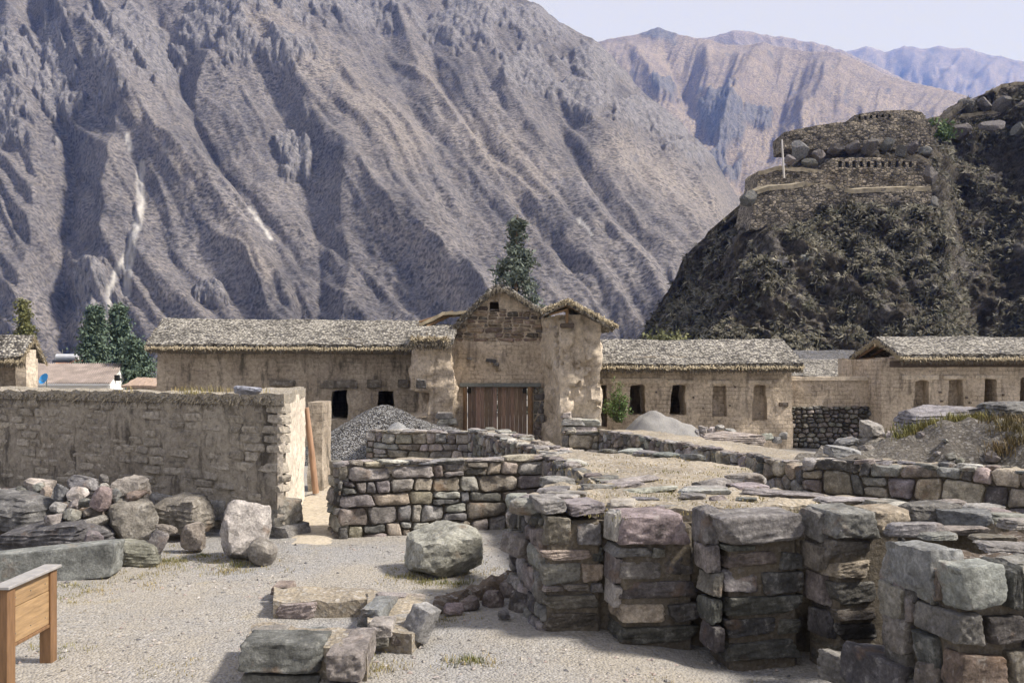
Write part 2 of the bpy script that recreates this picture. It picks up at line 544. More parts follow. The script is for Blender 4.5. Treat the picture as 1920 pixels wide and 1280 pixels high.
def wall_panel(name, outer, holes, thick, mat, parent, res=0.09, amp=0.03, freq=1.6, seed=0, hole_depth=None, batter=0.0, closed_back=True, loc=None, rz=None, disp=None):
    """upright wall in local x,z; its outer face looks along -y. Openings are real holes with reveals."""
    V, Fc, E = region(outer, holes, res)
    V = np.array(V)
    n = len(V)
    bnd = set(e[0] for e in E) | set(e[1] for e in E)
    x, z = V[:, 0], V[:, 1]
    y = -(fbm(x * freq + seed, z * freq, np.zeros(n) + seed * 1.7, 5, 0.55)) * amp
    if disp is not None: y = y + disp(x, z)
    y = y + batter * (z - z.min())
    jig = np.stack([fbm(x * 3 + 9 + seed, z * 3, y * 0 + 3, 3), fbm(x * 3 + 50 + seed, z * 3, y * 0 + 8, 3)], 1) * amp * 0.55
    P = np.stack([x + jig[:, 0], y, z + jig[:, 1]], 1).tolist()
    Fs = [list(f) for f in Fc]
    mp = {}
    for a, b, w in E:
        dep = thick if w == 0 else (hole_depth[w - 1] if hole_depth else thick)
        for q in (a, b):
            if (q, w) not in mp:
                mp[(q, w)] = len(P); P.append([P[q][0], dep, P[q][2]])
        Fs.append([b, a, mp[(a, w)], mp[(b, w)]])
    if closed_back:
        xs = [p[0] for p in outer]; zs = [p[1] for p in outer]
        # back sheet follows the outline
        V2, F2, E2 = region(outer, [h for k, h in enumerate(holes) if hole_depth and hole_depth[k] >= thick], res * 3)
        off = len(P)
        P += [[p[0], thick, p[1]] for p in V2]
        Fs += [[off + f[3], off + f[2], off + f[1], off + f[0]] for f in F2]
    me = mesh_from(name, P, Fs, True, 50)
    return add(name, me, mat, parent, loc, (0, 0, rz) if rz is not None else None)


def trap(xc, wb, wt, z0, z1):
    return [(xc - wb / 2, z0), (xc + wb / 2, z0), (xc + wt / 2, z1), (xc - wt / 2, z1)]


def rect_part(name, x0, x1, y0, y1, z0, z1, mat, parent, bev=0.01, amp=0.0, color=None, rot=None, seed=0, seg=1):
    """a box with bevelled edges, optionally roughened; placed by its centre"""
    bm = bmesh.new()
    bmesh.ops.create_cube(bm, size=1.0)
    sx, sy, sz = x1 - x0, y1 - y0, z1 - z0
    for v in bm.verts: v.co = Vector((v.co.x * sx, v.co.y * sy, v.co.z * sz))
    if seg > 1: bmesh.ops.subdivide_edges(bm, edges=bm.edges[:], cuts=seg, use_grid_fill=True)
    if bev > 0:
        es = [e for e in bm.edges if len(e.link_faces) == 2 and e.calc_face_angle(0) > 0.5]
        bmesh.ops.bevel(bm, geom=es, offset=min(bev, 0.3 * min(sx, sy, sz)), segments=1, affect='EDGES')
    if amp > 0:
        for v in bm.verts:
            p = v.co * 4
            v.co += Vector((perlin(p.x + seed, p.y, p.z), perlin(p.x, p.y + seed + 9, p.z), perlin(p.x, p.y, p.z + seed + 21))) * amp
    me = bpy.data.meshes.new(name); bm.to_mesh(me); bm.free()
    return add(name, me, mat, parent, ((x0 + x1) / 2, (y0 + y1) / 2, (z0 + z1) / 2), rot, None, color)


def tube_mesh(name, pts, radii, seg=8, cap=True, wob=0.0, seed=0):
    V = []; Fc = []
    pts = [Vector(p) for p in pts]
    for i, p in enumerate(pts):
        d = (pts[min(i + 1, len(pts) - 1)] - pts[max(i - 1, 0)]).normalized()
        a = d.orthogonal().normalized() if abs(d.z) < 0.9 else Vector((1, 0, 0)) - d * d.x
        a.normalize(); b = d.cross(a)
        for k in range(seg):
            th = 2 * math.pi * k / seg
            r = radii[i] * (1 + wob * float(perlin(k * 0.9 + seed, i * 0.7, seed)))
            q = p + (a * math.cos(th) + b * math.sin(th)) * r
            V.append(q[:])
    for i in range(len(pts) - 1):
        for k in range(seg):
            Fc.append([i * seg + k, i * seg + (k + 1) % seg, (i + 1) * seg + (k + 1) % seg, (i + 1) * seg + k])
    if cap:
        Fc.append(list(range(seg))[::-1]); Fc.append([(len(pts) - 1) * seg + k for k in range(seg)])
    return mesh_from(name, V, Fc, True, 60)


def clip_half(poly, px, py, nx, ny):
    out = []
    m = len(poly)
    for i in range(m):
        a = poly[i]; b = poly[(i + 1) % m]
        da = (a[0] - px) * nx + (a[1] - py) * ny; db = (b[0] - px) * nx + (b[1] - py) * ny
        if da <= 0: out.append(a)
        if (da < 0 < db) or (db < 0 < da):
            t = da / (da - db); out.append((a[0] + (b[0] - a[0]) * t, a[1] + (b[1] - a[1]) * t))
    return out


def course_seeds(L, top, w, h, rng, base=None):
    S = []
    v = 0.0; r = 0
    hmax = max(top(L * i / 20) for i in range(21))
    lo = min(base(L * i / 20) for i in range(21)) if base else 0.0
    v = lo
    while v < hmax + h:
        hh = h * rng.uniform(0.75, 1.3)
        u = rng.uniform(-0.5, 0) * w
        while u < L + w:
            ww = w * rng.choice([0.5, 0.7, 0.9, 1.0, 1.2, 1.5, 1.7])
            vv = v + hh / 2 + rng.uniform(-0.16, 0.16) * h
            if ww > 0.85 * w and rng.random() < 0.14:
                S.append((u + ww / 2, vv - hh * 0.28)); S.append((u + ww / 2 + rng.uniform(-.1, .1) * w, vv + hh * 0.28))
            else: S.append((u + ww / 2, vv))
            u += ww
        v += hh; r += 1
    return S


def course_cells(L, tf, bf, w, h, rng):
    """irregular rectangular courses: wavy beds, slanting uprights, some stones split"""
    hmax = max(tf(L * i / 20) for i in range(21)); v = min(bf(L * i / 20) for i in range(21)); r = 0
    sd_ = rng.uniform(0, 50); out = []
    def bed(u, r, v): return v + h * .34 * float(perlin(u / w * .55 + sd_, r * 3.7 + sd_, 1.3))
    while v < hmax:
        hh = h * rng.uniform(.7, 1.35); u = -rng.uniform(0, .6) * w; s0 = rng.uniform(-.12, .12) * h
        while u < L:
            ww = w * rng.choice([.4, .6, .8, 1.0, 1.0, 1.2, 1.5, 1.8]); s1 = rng.uniform(-.2, .2) * h
            a0, a1 = u, u + ww
            lo = [(a0 - s0, bed(a0, r, v)), ((a0 + a1) / 2, bed((a0 + a1) / 2, r, v)), (a1 - s1, bed(a1, r, v))]
            hi = [(a1 + s1, bed(a1, r + 1, v + hh)), ((a0 + a1) / 2, bed((a0 + a1) / 2, r + 1, v + hh)), (a0 + s0, bed(a0, r + 1, v + hh))]
            if hh > h * .95 and rng.random() < .2:
                f = rng.uniform(.38, .62); m0 = (a0, lo[0][1] + (hi[2][1] - lo[0][1]) * f); m1 = (a1, lo[2][1] + (hi[0][1] - lo[2][1]) * (f + rng.uniform(-.1, .1)))
                out.append(lo + [m1, m0]); out.append([m0, m1] + hi)
            else: out.append(lo + hi)
            u = a1; s0 = s1
        v += hh; r += 1
    return out


def stone_face(parent, P0, P1, z0, top, w, h, rng, pal=None, joint=0.012, depth=0.12, proud=0.035, batter=0.0, detail=1, limit=300, sx=0.62, base=None, bulge=1.0, name="stone", vertical=False):
    """lay irregular coursed rubble on the vertical plane from P0 to P1 (outside is to the viewer's side when P0 is on the left).
    every stone is its own object: rounded, uneven, set in recessed joints"""
    pal = pal or PAL
    P0 = Vector((P0[0], P0[1])); P1 = Vector((P1[0], P1[1]))
    D = P1 - P0; L = D.length; D.normalize()
    ang = math.atan2(D.y, D.x)
    N = Vector((D.y, -D.x))
    tf = top if callable(top) else (lambda u: top)
    bf = base if base is not None else (lambda u: 0.0)
    cells = []
    if vertical:
        S = course_seeds(L, tf, w, h, rng, base)
        S = [(u, v + rng.uniform(-.3, .3) * h) for u, v in S]
        Sn = np.array(S)
        for i, (su, sv) in enumerate(S):
            if su < -w or su > L + w: continue
            poly = [(-0.001, -5.0), (L + 0.001, -5.0), (L + 0.001, 9.0), (-0.001, 9.0)]
            du = (Sn[:, 0] - su) * sx; dv = Sn[:, 1] - sv
            for j in np.argsort(du * du + dv * dv)[1:16]:
                mx, my = (Sn[j, 0] + su) / 2, (Sn[j, 1] + sv) / 2
                poly = clip_half(poly, mx, my, (Sn[j, 0] - su) * sx * sx, (Sn[j, 1] - sv))
                if len(poly) < 3: break
            if len(poly) >= 3: cells.append(poly)
    else: cells = course_cells(L, tf, bf, w, h, rng)
    cnt = 0
    for poly in cells:
        poly = clip_half(clip_half(poly, L, 0, 1, 0), 0, 0, -1, 0)
        if len(poly) < 3: continue
        su = sum(p[0] for p in poly) / len(poly)
        tu = tf(min(max(su, 0), L)) + rng.uniform(-0.02, 0.03); bu = bf(min(max(su, 0), L))
        poly = clip_half(poly, 0, tu, 0, 1)
        if len(poly) < 3: continue
        poly = clip_half(poly, 0, bu, 0, -1)
        if len(poly) < 3: continue
        cu = sum(p[0] for p in poly) / len(poly); cv = sum(p[1] for p in poly) / len(poly)
        us = [p[0] for p in poly]; vs = [p[1] for p in poly]
        if max(us) - min(us) < 0.3 * h or max(vs) - min(vs) < 0.25 * h: continue
        # shrink for the joint
        q = []
        for p in poly:
            dx, dy = p[0] - cu, p[1] - cv; l = math.hypot(dx, dy)
            f = max(0.6, 1 - joint * rng.uniform(0.7, 1.7) / max(l, 1e-4)); q.append((dx * f, dy * f))
        # drop very short edges then round the corners
        q2 = [p for k, p in enumerate(q) if math.hypot(p[0] - q[k - 1][0], p[1] - q[k - 1][1]) > 0.12 * h]
        if len(q2) < 3: q2 = q
        ch = []
        for k in range(len(q2)):
            a = q2[k]; b = q2[(k + 1) % len(q2)]
            c = rng.uniform(0.12, 0.24)
            ch.append((a[0] + (b[0] - a[0]) * c, a[1] + (b[1] - a[1]) * c))
            if detail > 1: ch.append(((a[0] + b[0]) / 2 + rng.uniform(-.03, .03) * h, (a[1] + b[1]) / 2 + rng.uniform(-.03, .03) * h))
            ch.append((b[0] + (a[0] - b[0]) * c, b[1] + (a[1] - b[1]) * c))
        m = len(ch)
        V = []; Fc = []
        tilt = (rng.uniform(-.12, .12), rng.uniform(-.12, .12))
        pr = proud * rng.uniform(0.3, 1.35)
        rings = [(1.0, depth), (1.0, 0.012), (0.93, -pr * 0.55), (0.72, -pr), (0.36, -pr * 1.12 * bulge)]
        sd_ = rng.uniform(0, 90)
        for s_, y_ in rings:
            for (a, b) in ch:
                nz = 0.0 if y_ > 0.05 else float(perlin(a * s_ * 7 / max(h * 5, .3) + sd_, b * s_ * 9 / max(h * 5, .3), sd_)) * proud * 0.8
                V.append((a * s_, y_ + nz + (tilt[0] * a + tilt[1] * b) * (y_ < 0.05), b * s_))
        V.append((0, -pr * 1.15 * bulge, 0))
        for r in range(len(rings) - 1):
            for k in range(m):
                Fc.append([r * m + k, r * m + (k + 1) % m, (r + 1) * m + (k + 1) % m, (r + 1) * m + k])
        r = len(rings) - 1
        for k in range(m): Fc.append([r * m + k, r * m + (k + 1) % m, len(V) - 1])
        me = mesh_from(name, V, Fc, True, 42)
        off = batter * cv
        loc = (P0.x + D.x * cu - N.x * off, P0.y + D.y * cu - N.y * off, z0 + cv)
        o = add(name, me, M_STONE, parent, loc, (0, 0, ang), None, vary(rng.choice(pal), rng, 0.22))
        cnt += 1
        if cnt >= limit: break
    return cnt


def cap_mesh(name, pts, ztop, thick, mat, parent, res=0.12, amp=0.03, freq=2.5, seed=0, zfun=None):
    V, Fc, E = region(pts, [], res)
    V = np.array(V); n = len(V)
    z = ztop + fbm(V[:, 0] * freq + seed, V[:, 1] * freq, np.zeros(n) + seed, 4, 0.55) * amp
    if zfun is not None: z = z + zfun(V[:, 0], V[:, 1])
    P = np.stack([V[:, 0], V[:, 1], z], 1).tolist()
    Fs = [list(f) for f in Fc]
    mp = {}
    for a, b, w in E:
        for q in (a, b):
            if q not in mp: mp[q] = len(P); P.append([P[q][0], P[q][1], (P[q][2] if zfun is not None else ztop) - thick])
        Fs.append([b, a, mp[a], mp[b]])
    me = mesh_from(name, P, Fs, True, 45)
    return add(name, me, mat, parent)


def roof_mesh(x0, x1, prof, thick, res=0.1, amp=0.02, seed=0, edge=0.03, ybend=None):
    """thick thatch sheet: profile prof = [(y,z)...] from front eave over the ridge to the back eave, extruded along x"""
    L = [0.0]
    for i in range(1, len(prof)): L.append(L[-1] + math.hypot(prof[i][0] - prof[i - 1][0], prof[i][1] - prof[i - 1][1]))
    nv = max(6, int(L[-1] / res)); nx = max(4, int((x1 - x0) / res))
    sv = np.linspace(0, L[-1], nv + 1)
    py = np.interp(sv, L, [p[0] for p in prof]); pz = np.interp(sv, L, [p[1] for p in prof])
    ty = np.gradient(py); tz = np.gradient(pz); l = np.hypot(ty, tz); ny_, nz_ = -tz / l, ty / l
    xs = np.linspace(x0, x1, nx + 1)
    X, S = np.meshgrid(xs, np.arange(nv + 1), indexing='ij')
    n1 = fbm(X * 1.1 + seed, py[S] * 1.1, pz[S] * 1.1, 3) * amp * 1.6 + perlin(X * 9 + seed, py[S] * 9, pz[S] * 9) * amp
    rag = fbm(X * 2.3 + seed, np.zeros_like(X), np.where(S < nv / 2, 3.1, 8.7), 4) * edge
    ex = np.where(S == 0, -rag, np.where(S == nv, rag, 0))
    Y = py[S] + ny_[S] * n1 + ex * (ty / l)[S]; Z = pz[S] + nz_[S] * n1 + ex * (tz / l)[S]
    rx = fbm(py[S] * 3 + seed, pz[S] * 3, np.where(X < (x0 + x1) / 2, 1.3, 5.5), 3) * edge
    Xo = X + np.where(X == x0, -np.abs(rx), np.where(X == x1, np.abs(rx), 0))
    sag = fbm(X * 0.25 + seed, np.zeros_like(X), np.zeros_like(X) + 2, 2) * 0.035
    Z = Z + sag
    top = np.stack([Xo, Y, Z], -1).reshape(-1, 3)
    bot = np.stack([Xo, Y - ny_[S] * thick, Z - nz_[S] * thick], -1).reshape(-1, 3)
    V = np.concatenate([top, bot]); N = len(top); w = nv + 1
    Fc = []
    for i in range(nx):
        for j in range(nv):
            a = i * w + j
            Fc.append([a, a + w, a + w + 1, a + 1]); Fc.append([N + a + 1, N + a + w + 1, N + a + w, N + a])
    for i in range(nx):
        a = i * w; Fc.append([a, N + a, N + a + w, a + w]); a = i * w + nv; Fc.append([a, a + w, N + a + w, N + a])
    for j in range(nv):
        a = j; Fc.append([a, a + 1, N + a + 1, N + a]); a = nx * w + j; Fc.append([a, N + a, N + a + 1, a + 1])
    return V, Fc


def straw_fringe(name, pts, length, dens, rng, mat, parent, down=(0, -0.25, -1), width=0.012, spread=0.3):
    """bundle ends hanging along a polyline: hundreds of thin straws nobody could count"""
    V = []; Fc = []
    dv = Vector(down).normalized()
    for i in range(len(pts) - 1):
        a = Vector(pts[i]); b = Vector(pts[i + 1]); L = (b - a).length
        for k in range(int(L * dens)):
            p = a.lerp(b, rng.random()) + Vector((rng.gauss(0, .01), rng.gauss(0, .03), rng.gauss(0, .025)))
            d = (dv + Vector((rng.gauss(0, spread), rng.gauss(0, spread), rng.gauss(0, spread)))).normalized()
            l = length * rng.uniform(0.5, 1.25)
            s = Vector((1, 0, 0)) * width * rng.uniform(.6, 1.5)
            if abs(d.x) > .8: s = Vector((0, 0, 1)) * width
            o = len(V)
            V += [(p - s)[:], (p + s)[:], (p + d * l + s * .4)[:], (p + d * l - s * .4)[:]]
            Fc.append([o, o + 1, o + 2, o + 3])
    me = mesh_from(name, V, Fc, False)
    o = add(name, me, mat, parent)
    o["kind"] = "stuff"
    return o


def grass_mesh(name, spots, rng, hgt=0.12, blades=14, spread=0.08, width=0.006):
    V = []; Fc = []
    for (x, y, z, s) in spots:
        for k in range(int(blades * s)):
            bx, by = x + rng.gauss(0, spread * s), y + rng.gauss(0, spread * s)
            th = rng.uniform(0, 6.283); l = hgt * s * rng.uniform(.5, 1.3); le = rng.uniform(.2, .8) * l
            dx, dy = math.cos(th), math.sin(th); wx, wy = -dy * width, dx * width
            o = len(V)
            V += [(bx - wx, by - wy, z - .01), (bx + wx, by + wy, z - .01), (bx + dx * le * .35 + wx * .7, by + dy * le * .35 + wy * .7, z + l * .6),
                  (bx + dx * le * .35 - wx * .7, by + dy * le * .35 - wy * .7, z + l * .6), (bx + dx * le, by + dy * le, z + l)]
            Fc += [[o, o + 1, o + 2, o + 3], [o + 3, o + 2, o + 4]]
    return mesh_from(name, V, Fc, False)


def leaf_cloud(pts, rng, size, aspect=2.2, up=0.3):
    """many leaf-sized faces round given points"""
    V = []; Fc = []
    for p in pts:
        d = Vector((rng.gauss(0, 1), rng.gauss(0, 1), rng.gauss(up, .8))).normalized()
        a = d.orthogonal().normalized(); a = (Matrix.Rotation(rng.uniform(0, 6.28), 3, d) @ a)
        s = size * rng.uniform(.6, 1.4)
        o = len(V); p = Vector(p)
        V += [(p - a * s * .5)[:], (p + d * s * aspect * .5 + a * 0)[:], (p + a * s * .5)[:], (p - d * s * aspect * .5)[:]]
        Fc.append([o, o + 1, o + 2, o + 3])
    return V, Fc
# ================================================================== THE SETTING


def gz(x, y):
    x = np.asarray(x, float); y = np.asarray(y, float)
    z = -0.27 * sstep(15, 26, y) - 0.16 * sstep(0.5, 1.9, x) * (1 - sstep(7.8, 9.5, y))
    z = z + 0.035 * fbm(x * 0.5 + 3, y * 0.5, 0 * x + 1.5, 4) * (1 - sstep(30, 60, y)) + 0.012 * fbm(x * 2.6, y * 2.6, 0 * x + 4.2, 3) * (1 - sstep(16, 24, y))
    return z - 2.5 * sstep(60, 300, y)


def ground_sheet():
    ys = np.concatenate([np.linspace(-60, 3, 14), np.arange(3.1, 16, 0.1), np.arange(16, 42, 0.35), np.geomspace(42, 3500, 36)])
    xp = np.concatenate([np.arange(0, 8, 0.12), np.arange(8, 42, 0.6), np.geomspace(42, 3500, 18)])
    xs = np.concatenate([-xp[::-1], xp[1:]])
    X, Y = np.meshgrid(xs, ys, indexing='ij')
    Z = gz(X, Y)
    V = np.stack([X, Y, Z], -1).reshape(-1, 3)
    w = len(ys)
    i = np.arange(len(xs) - 1)[:, None]; j = np.arange(w - 1)[None, :]
    a = (i * w + j).ravel()
    Fc = np.stack([a, a + w, a + w + 1, a + 1], 1)
    me = mesh_from("ground", V, Fc)
    t = NT("ground_gravel")
    tan = t.mix(t.noise(0.9, 5, 0.6), (0.36, 0.33, 0.28), (0.27, 0.25, 0.22))
    grey = t.mix(t.noise(1.7, 4, 0.6), (0.32, 0.313, 0.303), (0.225, 0.222, 0.217))
    c = t.mix(t.ramp(t.noise(0.42, 5, 0.62), [(0.40, 0.0), (0.56, 1.0)]), grey, tan)
    v = t.voro(46, out="Color")
    sp = t.n.new("ShaderNodeSeparateColor"); t.lk(v, sp.inputs[0])
    peb = t.ramp(sp.outputs[1], [(0.0, (0.09, 0.09, 0.095)), (0.3, (0.22, 0.21, 0.2)), (0.7, (0.36, 0.35, 0.33)), (1.0, (0.5, 0.485, 0.46))])
    dens = t.ramp(t.noise(1.1, 5, 0.65), [(0.38, 0.05), (0.62, 0.65)])
    c = t.mix(t.mix(1.0, t.ramp(sp.outputs[0], [(0.45, 0.0), (0.55, 1.0)]), dens, 'MULTIPLY'), c, peb)
    c = t.mix(0.7, c, t.ramp(t.noise(26, 6, 0.75), [(0.3, 0.55), (0.5, 1.0), (0.7, 1.35)]), 'MULTIPLY')
    dry = t.ramp(t.noise(0.75, 6, 0.7, dist=0.6), [(0.60, 0.0), (0.70, 0.55)])
    c = t.mix(dry, c, (0.30, 0.25, 0.13))
    t.bump(t.noise(6, 7, 0.7), 0.6, 0.05)
    t.bump(t.math('SUBTRACT', 1.0, t.voro(46)), 0.8, 0.016)
    o = add("ground", me, t.done(c, 0.95))
    tag(o, "pale gravel and dry earth ground of the ruins", "ground", kind="structure")
    return o


ground_sheet()


def polydist(px, py, pl):
    best = np.full(px.shape, 1e9)
    for (ax, ay), (bx, by) in zip(pl[:-1], pl[1:]):
        dx, dy = bx - ax, by - ay
        t = np.clip(((px - ax) * dx + (py - ay) * dy) / (dx * dx + dy * dy), 0, 1)
        best = np.minimum(best, np.hypot(px - ax - t * dx, py - ay - t * dy))
    return best


def m_mountain(name, grass_a, grass_b, shrub, rock_a, rock_b, sc=1.0):
    t = NT(name)
    at_ = t.attr("mask")
    g = t.mix(t.ramp(t.noise(0.012 * sc, 6, 0.65), [(0.38, 0.0), (0.62, 1.0)]), grass_a, grass_b)
    g = t.mix(t.ramp(t.noise(0.05 * sc, 5, 0.6), [(0.4, 0.0), (0.62, 0.5)]), g, (grass_b[0] * 1.25, grass_b[1] * 1.2, grass_b[2] * 1.1))
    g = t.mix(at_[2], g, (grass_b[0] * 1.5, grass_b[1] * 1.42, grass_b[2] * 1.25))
    sh = t.ramp(t.voro(0.33 * sc, vec=t.scaled((0.7, 1, 1.25))), [(0.28, 1.0), (0.5, 0.0)])
    shd = t.ramp(t.noise(0.02 * sc, 5, 0.65), [(0.36, 0.35), (0.6, 1.0)])
    g = t.mix(t.math('MULTIPLY', t.mix(1.0, sh, shd, 'MULTIPLY'), 0.7), g, shrub)
    sh2 = t.ramp(t.noise(0.6 * sc, 4, 0.7), [(0.40, 0.5), (0.6, 1.3)])
    g = t.mix(0.85, g, sh2, 'MULTIPLY')
    r = t.mix(t.ramp(t.noise(0.16 * sc, 8, 0.75, vec=t.scaled((1.3, 1.3, 0.5))), [(0.38, 0.0), (0.6, 1.0)]), rock_a, rock_b)
    r = t.mix(t.ramp(t.noise(0.5 * sc, 5, 0.7, vec=t.scaled((1.3, 1.3, 0.6))), [(0.40, 0.7), (0.5, 0.0)]), r, (0.035, 0.035, 0.04))
    c = t.mix(at_[0], g, r)
    c = t.mix(at_[1], c, (0.52, 0.50, 0.47))
    t.bump(t.noise(0.16 * sc, 8, 0.72), 0.7, 1.8 / sc)
    t.bump(t.math('SUBTRACT', 1.0, t.voro(0.33 * sc, vec=t.scaled((0.7, 1, 1.25)))), 0.28, 1.4 / sc)
    return t.done(c, 1.0)


def mountain(name, label, mat, t0, t1, nt, nb, foot, depth, crest, feat, noise, rocks=(), scree=(), seed=0, flow=(0.6, 0.8), light=(), pw=1.12, crest_keep=0.35):
    ts = np.linspace(t0, t1, nt)
    bs = np.concatenate([np.linspace(0, 1, nb), 1 + np.array([.02, .05, .1, .16, .25, .4])])
    cpx = np.array([c[0] for c in crest], float); cpy = np.array([c[1] for c in crest], float)
    dpx = np.array([c[0] for c in depth], float); dd = np.array([c[1] for c in depth], float)
    T, B = np.meshgrid(ts, bs, indexing='ij')
    PX = 960 + T * F
    yc = np.interp(PX, dpx, dd)
    e = (HZ - np.interp(PX, cpx, cpy)) / F
    zc = EYE + e * yc
    yf = np.interp(PX, [c[0] for c in foot], [c[1] for c in foot])
    Bc = np.minimum(B, 1)
    Y = yf + (yc - yf) * Bc + np.maximum(B - 1, 0) * yc * 0.9
    Z = -4 + (zc + 4) * Bc ** pw - np.maximum(B - 1, 0) * np.maximum(zc, 30) * 1.1
    X = T * Y
    PY = HZ - F * (Z - EYE) / Y
    D = np.zeros_like(X)
    for pl, amp, w in feat:
        d = polydist(PX, PY, pl)
        D += 0.56 * amp * np.exp(-(d / w) ** 1.15)
    fx, fy = flow
    per = PX * fy - PY * fx; alo = PX * fx + PY * fy
    wob = fbm(PX / 220 + seed, PY / 220, 0 * PX + seed, 3) * 22
    for sp, sa, amp in noise:
        D += (ridged((per + wob) / sp + seed, alo / sa, 0 * PX + seed * 2.3, 3, 0.5) - 0.5) * amp
    sc_ = dd.mean() / 850.0
    D += fbm(PX / 60 + seed, PY / 60, 0 * PX + 3, 5, 0.55) * 1.7 * sc_
    rk = np.zeros_like(X)
    for (cx, cy, rx, ry) in rocks:
        rk = np.maximum(rk, 1 - np.hypot((PX - cx) / rx, (PY - cy) / ry))
    nr = fbm(per / 40 + seed, alo / 60, 0 * PX + 9, 4, 0.6)
    rkm = sstep(0.08, 0.38, rk + 0.55 * nr * (rk > 0))
    D += rkm * (ridged(PX / 16 + seed, PY / 40, 0 * PX + 4, 4, 0.6) * 1.9 + 2.2) * sc_
    loose = sstep(0.62, 0.85, fbm(PX / 28, PY / 34, 0 * PX + seed + 31, 4, 0.6)) * 0.8
    rkm = np.maximum(rkm, loose)
    keep = 1 - (1 - crest_keep) * sstep(0.86, 1.0, B)
    D *= keep * sstep(0.0, 0.06, B)
    # move along the slope normal
    sl = (zc + 4) / np.maximum(yc - yf, 1)
    nn = np.sqrt(1 + sl ** 2)
    Y2 = Y - D * (sl / nn); Z2 = Z + D / nn
    X2 = X
    PX = 960 + F * X2 / Y2; PY = HZ - F * (Z2 - EYE) / Y2
    sm = np.zeros_like(X)
    for pl, w in scree:
        d = polydist(PX + 4 * perlin(PX / 14, PY / 14, 0 * PX), PY, pl)
        sm = np.maximum(sm, (1 - sstep(w * 0.35, w, d)) * (0.6 + 0.5 * perlin(PX / 6, PY / 12, 0 * PX + 2)))
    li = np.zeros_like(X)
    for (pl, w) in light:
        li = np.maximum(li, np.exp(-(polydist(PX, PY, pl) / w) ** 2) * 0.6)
    V = np.stack([X2, Y2, Z2], -1).reshape(-1, 3)
    w = len(bs)
    i = np.arange(nt - 1)[:, None]; j = np.arange(w - 1)[None, :]
    a = (i * w + j).ravel()
    me = mesh_from(name, V, np.stack([a, a + w, a + w + 1, a + 1], 1))
    ray_color(me, "mask", np.stack([rkm, np.clip(sm, 0, 1), li], -1).reshape(-1, 3))
    o = add(name, me, mat)
    return tag(o, label, "mountain", kind="structure")


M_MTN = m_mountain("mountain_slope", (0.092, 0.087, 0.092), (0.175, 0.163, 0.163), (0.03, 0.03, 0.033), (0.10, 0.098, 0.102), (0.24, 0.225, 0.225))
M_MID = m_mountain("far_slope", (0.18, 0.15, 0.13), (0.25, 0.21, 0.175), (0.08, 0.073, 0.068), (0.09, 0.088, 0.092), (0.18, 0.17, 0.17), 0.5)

R = 1.0
feat_main = [
    # gullies (negative) and spurs (positive) read off the photograph
    ([(60, 20), (85, 110), (110, 200), (132, 310), (116, 420), (108, 520), (118, 640)], -26, 34),
    ([(20, 0), (30, 120), (60, 240), (75, 380), (60, 520), (40, 640)], 16, 40),
    ([(120, 20), (150, 65), (200, 130), (245, 190), (300, 280), (370, 335), (450, 425), (500, 505), (545, 570), (560, 640)], 34, 46),
    ([(245, 190), (225, 280), (205, 400), (195, 520), (175, 640)], 15, 36),
    ([(285, 260), (262, 330), (250, 440), (232, 560), (225, 640)], -7, 16),
    ([(290, 20), (320, 100), (345, 165), (365, 225), (400, 292), (432, 342), (480, 405), (512, 455), (552, 540), (575, 640)], -30, 36),
    ([(400, 10), (430, 50), (466, 65), (450, 95), (420, 120), (385, 150), (365, 190)], 14, 22),
    ([(470, 20), (540, 100), (640, 165), (720, 260), (800, 350)], 22, 60),
    ([(470, 110), (540, 160), (590, 230), (655, 330), (715, 410), (795, 490), (880, 585), (930, 650)], 26, 46),
    ([(520, 200), (560, 300), (590, 400), (600, 500), (600, 640)], -16, 50),
    ([(655, 330), (640, 420), (660, 520), (640, 640)], 10, 30),
    ([(720, 100), (770, 200), (830, 330), (930, 470), (990, 560), (1040, 650)], -18, 40),
    ([(755, 60), (790, 140), (830, 205), (870, 260), (950, 370)], 15, 26),
    ([(800, 60), (822, 150), (882, 250), (952, 365), (1050, 475), (1120, 560), (1180, 650)], -17, 28),
    ([(900, 80), (930, 150), (985, 260), (1060, 360), (1130, 440), (1215, 540), (1260, 640)], 15, 40),
    ([(1055, 265), (1090, 320), (1130, 392), (1200, 462), (1262, 545), (1300, 640)], -16, 26),
    ([(1000, 40), (1060, 120), (1120, 200), (1180, 260), (1260, 330), (1340, 400)], 14, 46),
    ([(1140, 270), (1200, 350), (1280, 430), (1330, 500)], 9, 30),
]
rocks_main = [(640, 15, 170, 62), (880, 55, 120, 70), (995, 165, 80, 60), (1090, 215, 80, 48), (1010, 60, 70, 60), (1130, 140, 60, 80), (1190, 235, 70, 46),
              (1250, 250, 50, 50), (1300, 300, 60, 40), (250, 95, 95, 100), (110, 150, 60, 120), (60, 130, 60, 60), (430, 60, 110, 70), (560, 140, 60, 40), (460, 130, 70, 30),
              (560, 290, 45, 60), (300, 140, 60, 50), (180, 560, 60, 60), (400, 560, 40, 30), (230, 210, 50, 30), (20, 230, 60, 70)]
scree_main = [([(238, 255), (246, 280)], 8), ([(267, 308), (262, 340), (265, 380), (258, 420), (248, 455), (240, 500), (238, 550)], 11), ([(246, 465), (222, 500), (205, 545), (198, 600)], 7),
              ([(470, 392), (508, 447)], 5), ([(1085, 410), (1110, 440)], 4)]
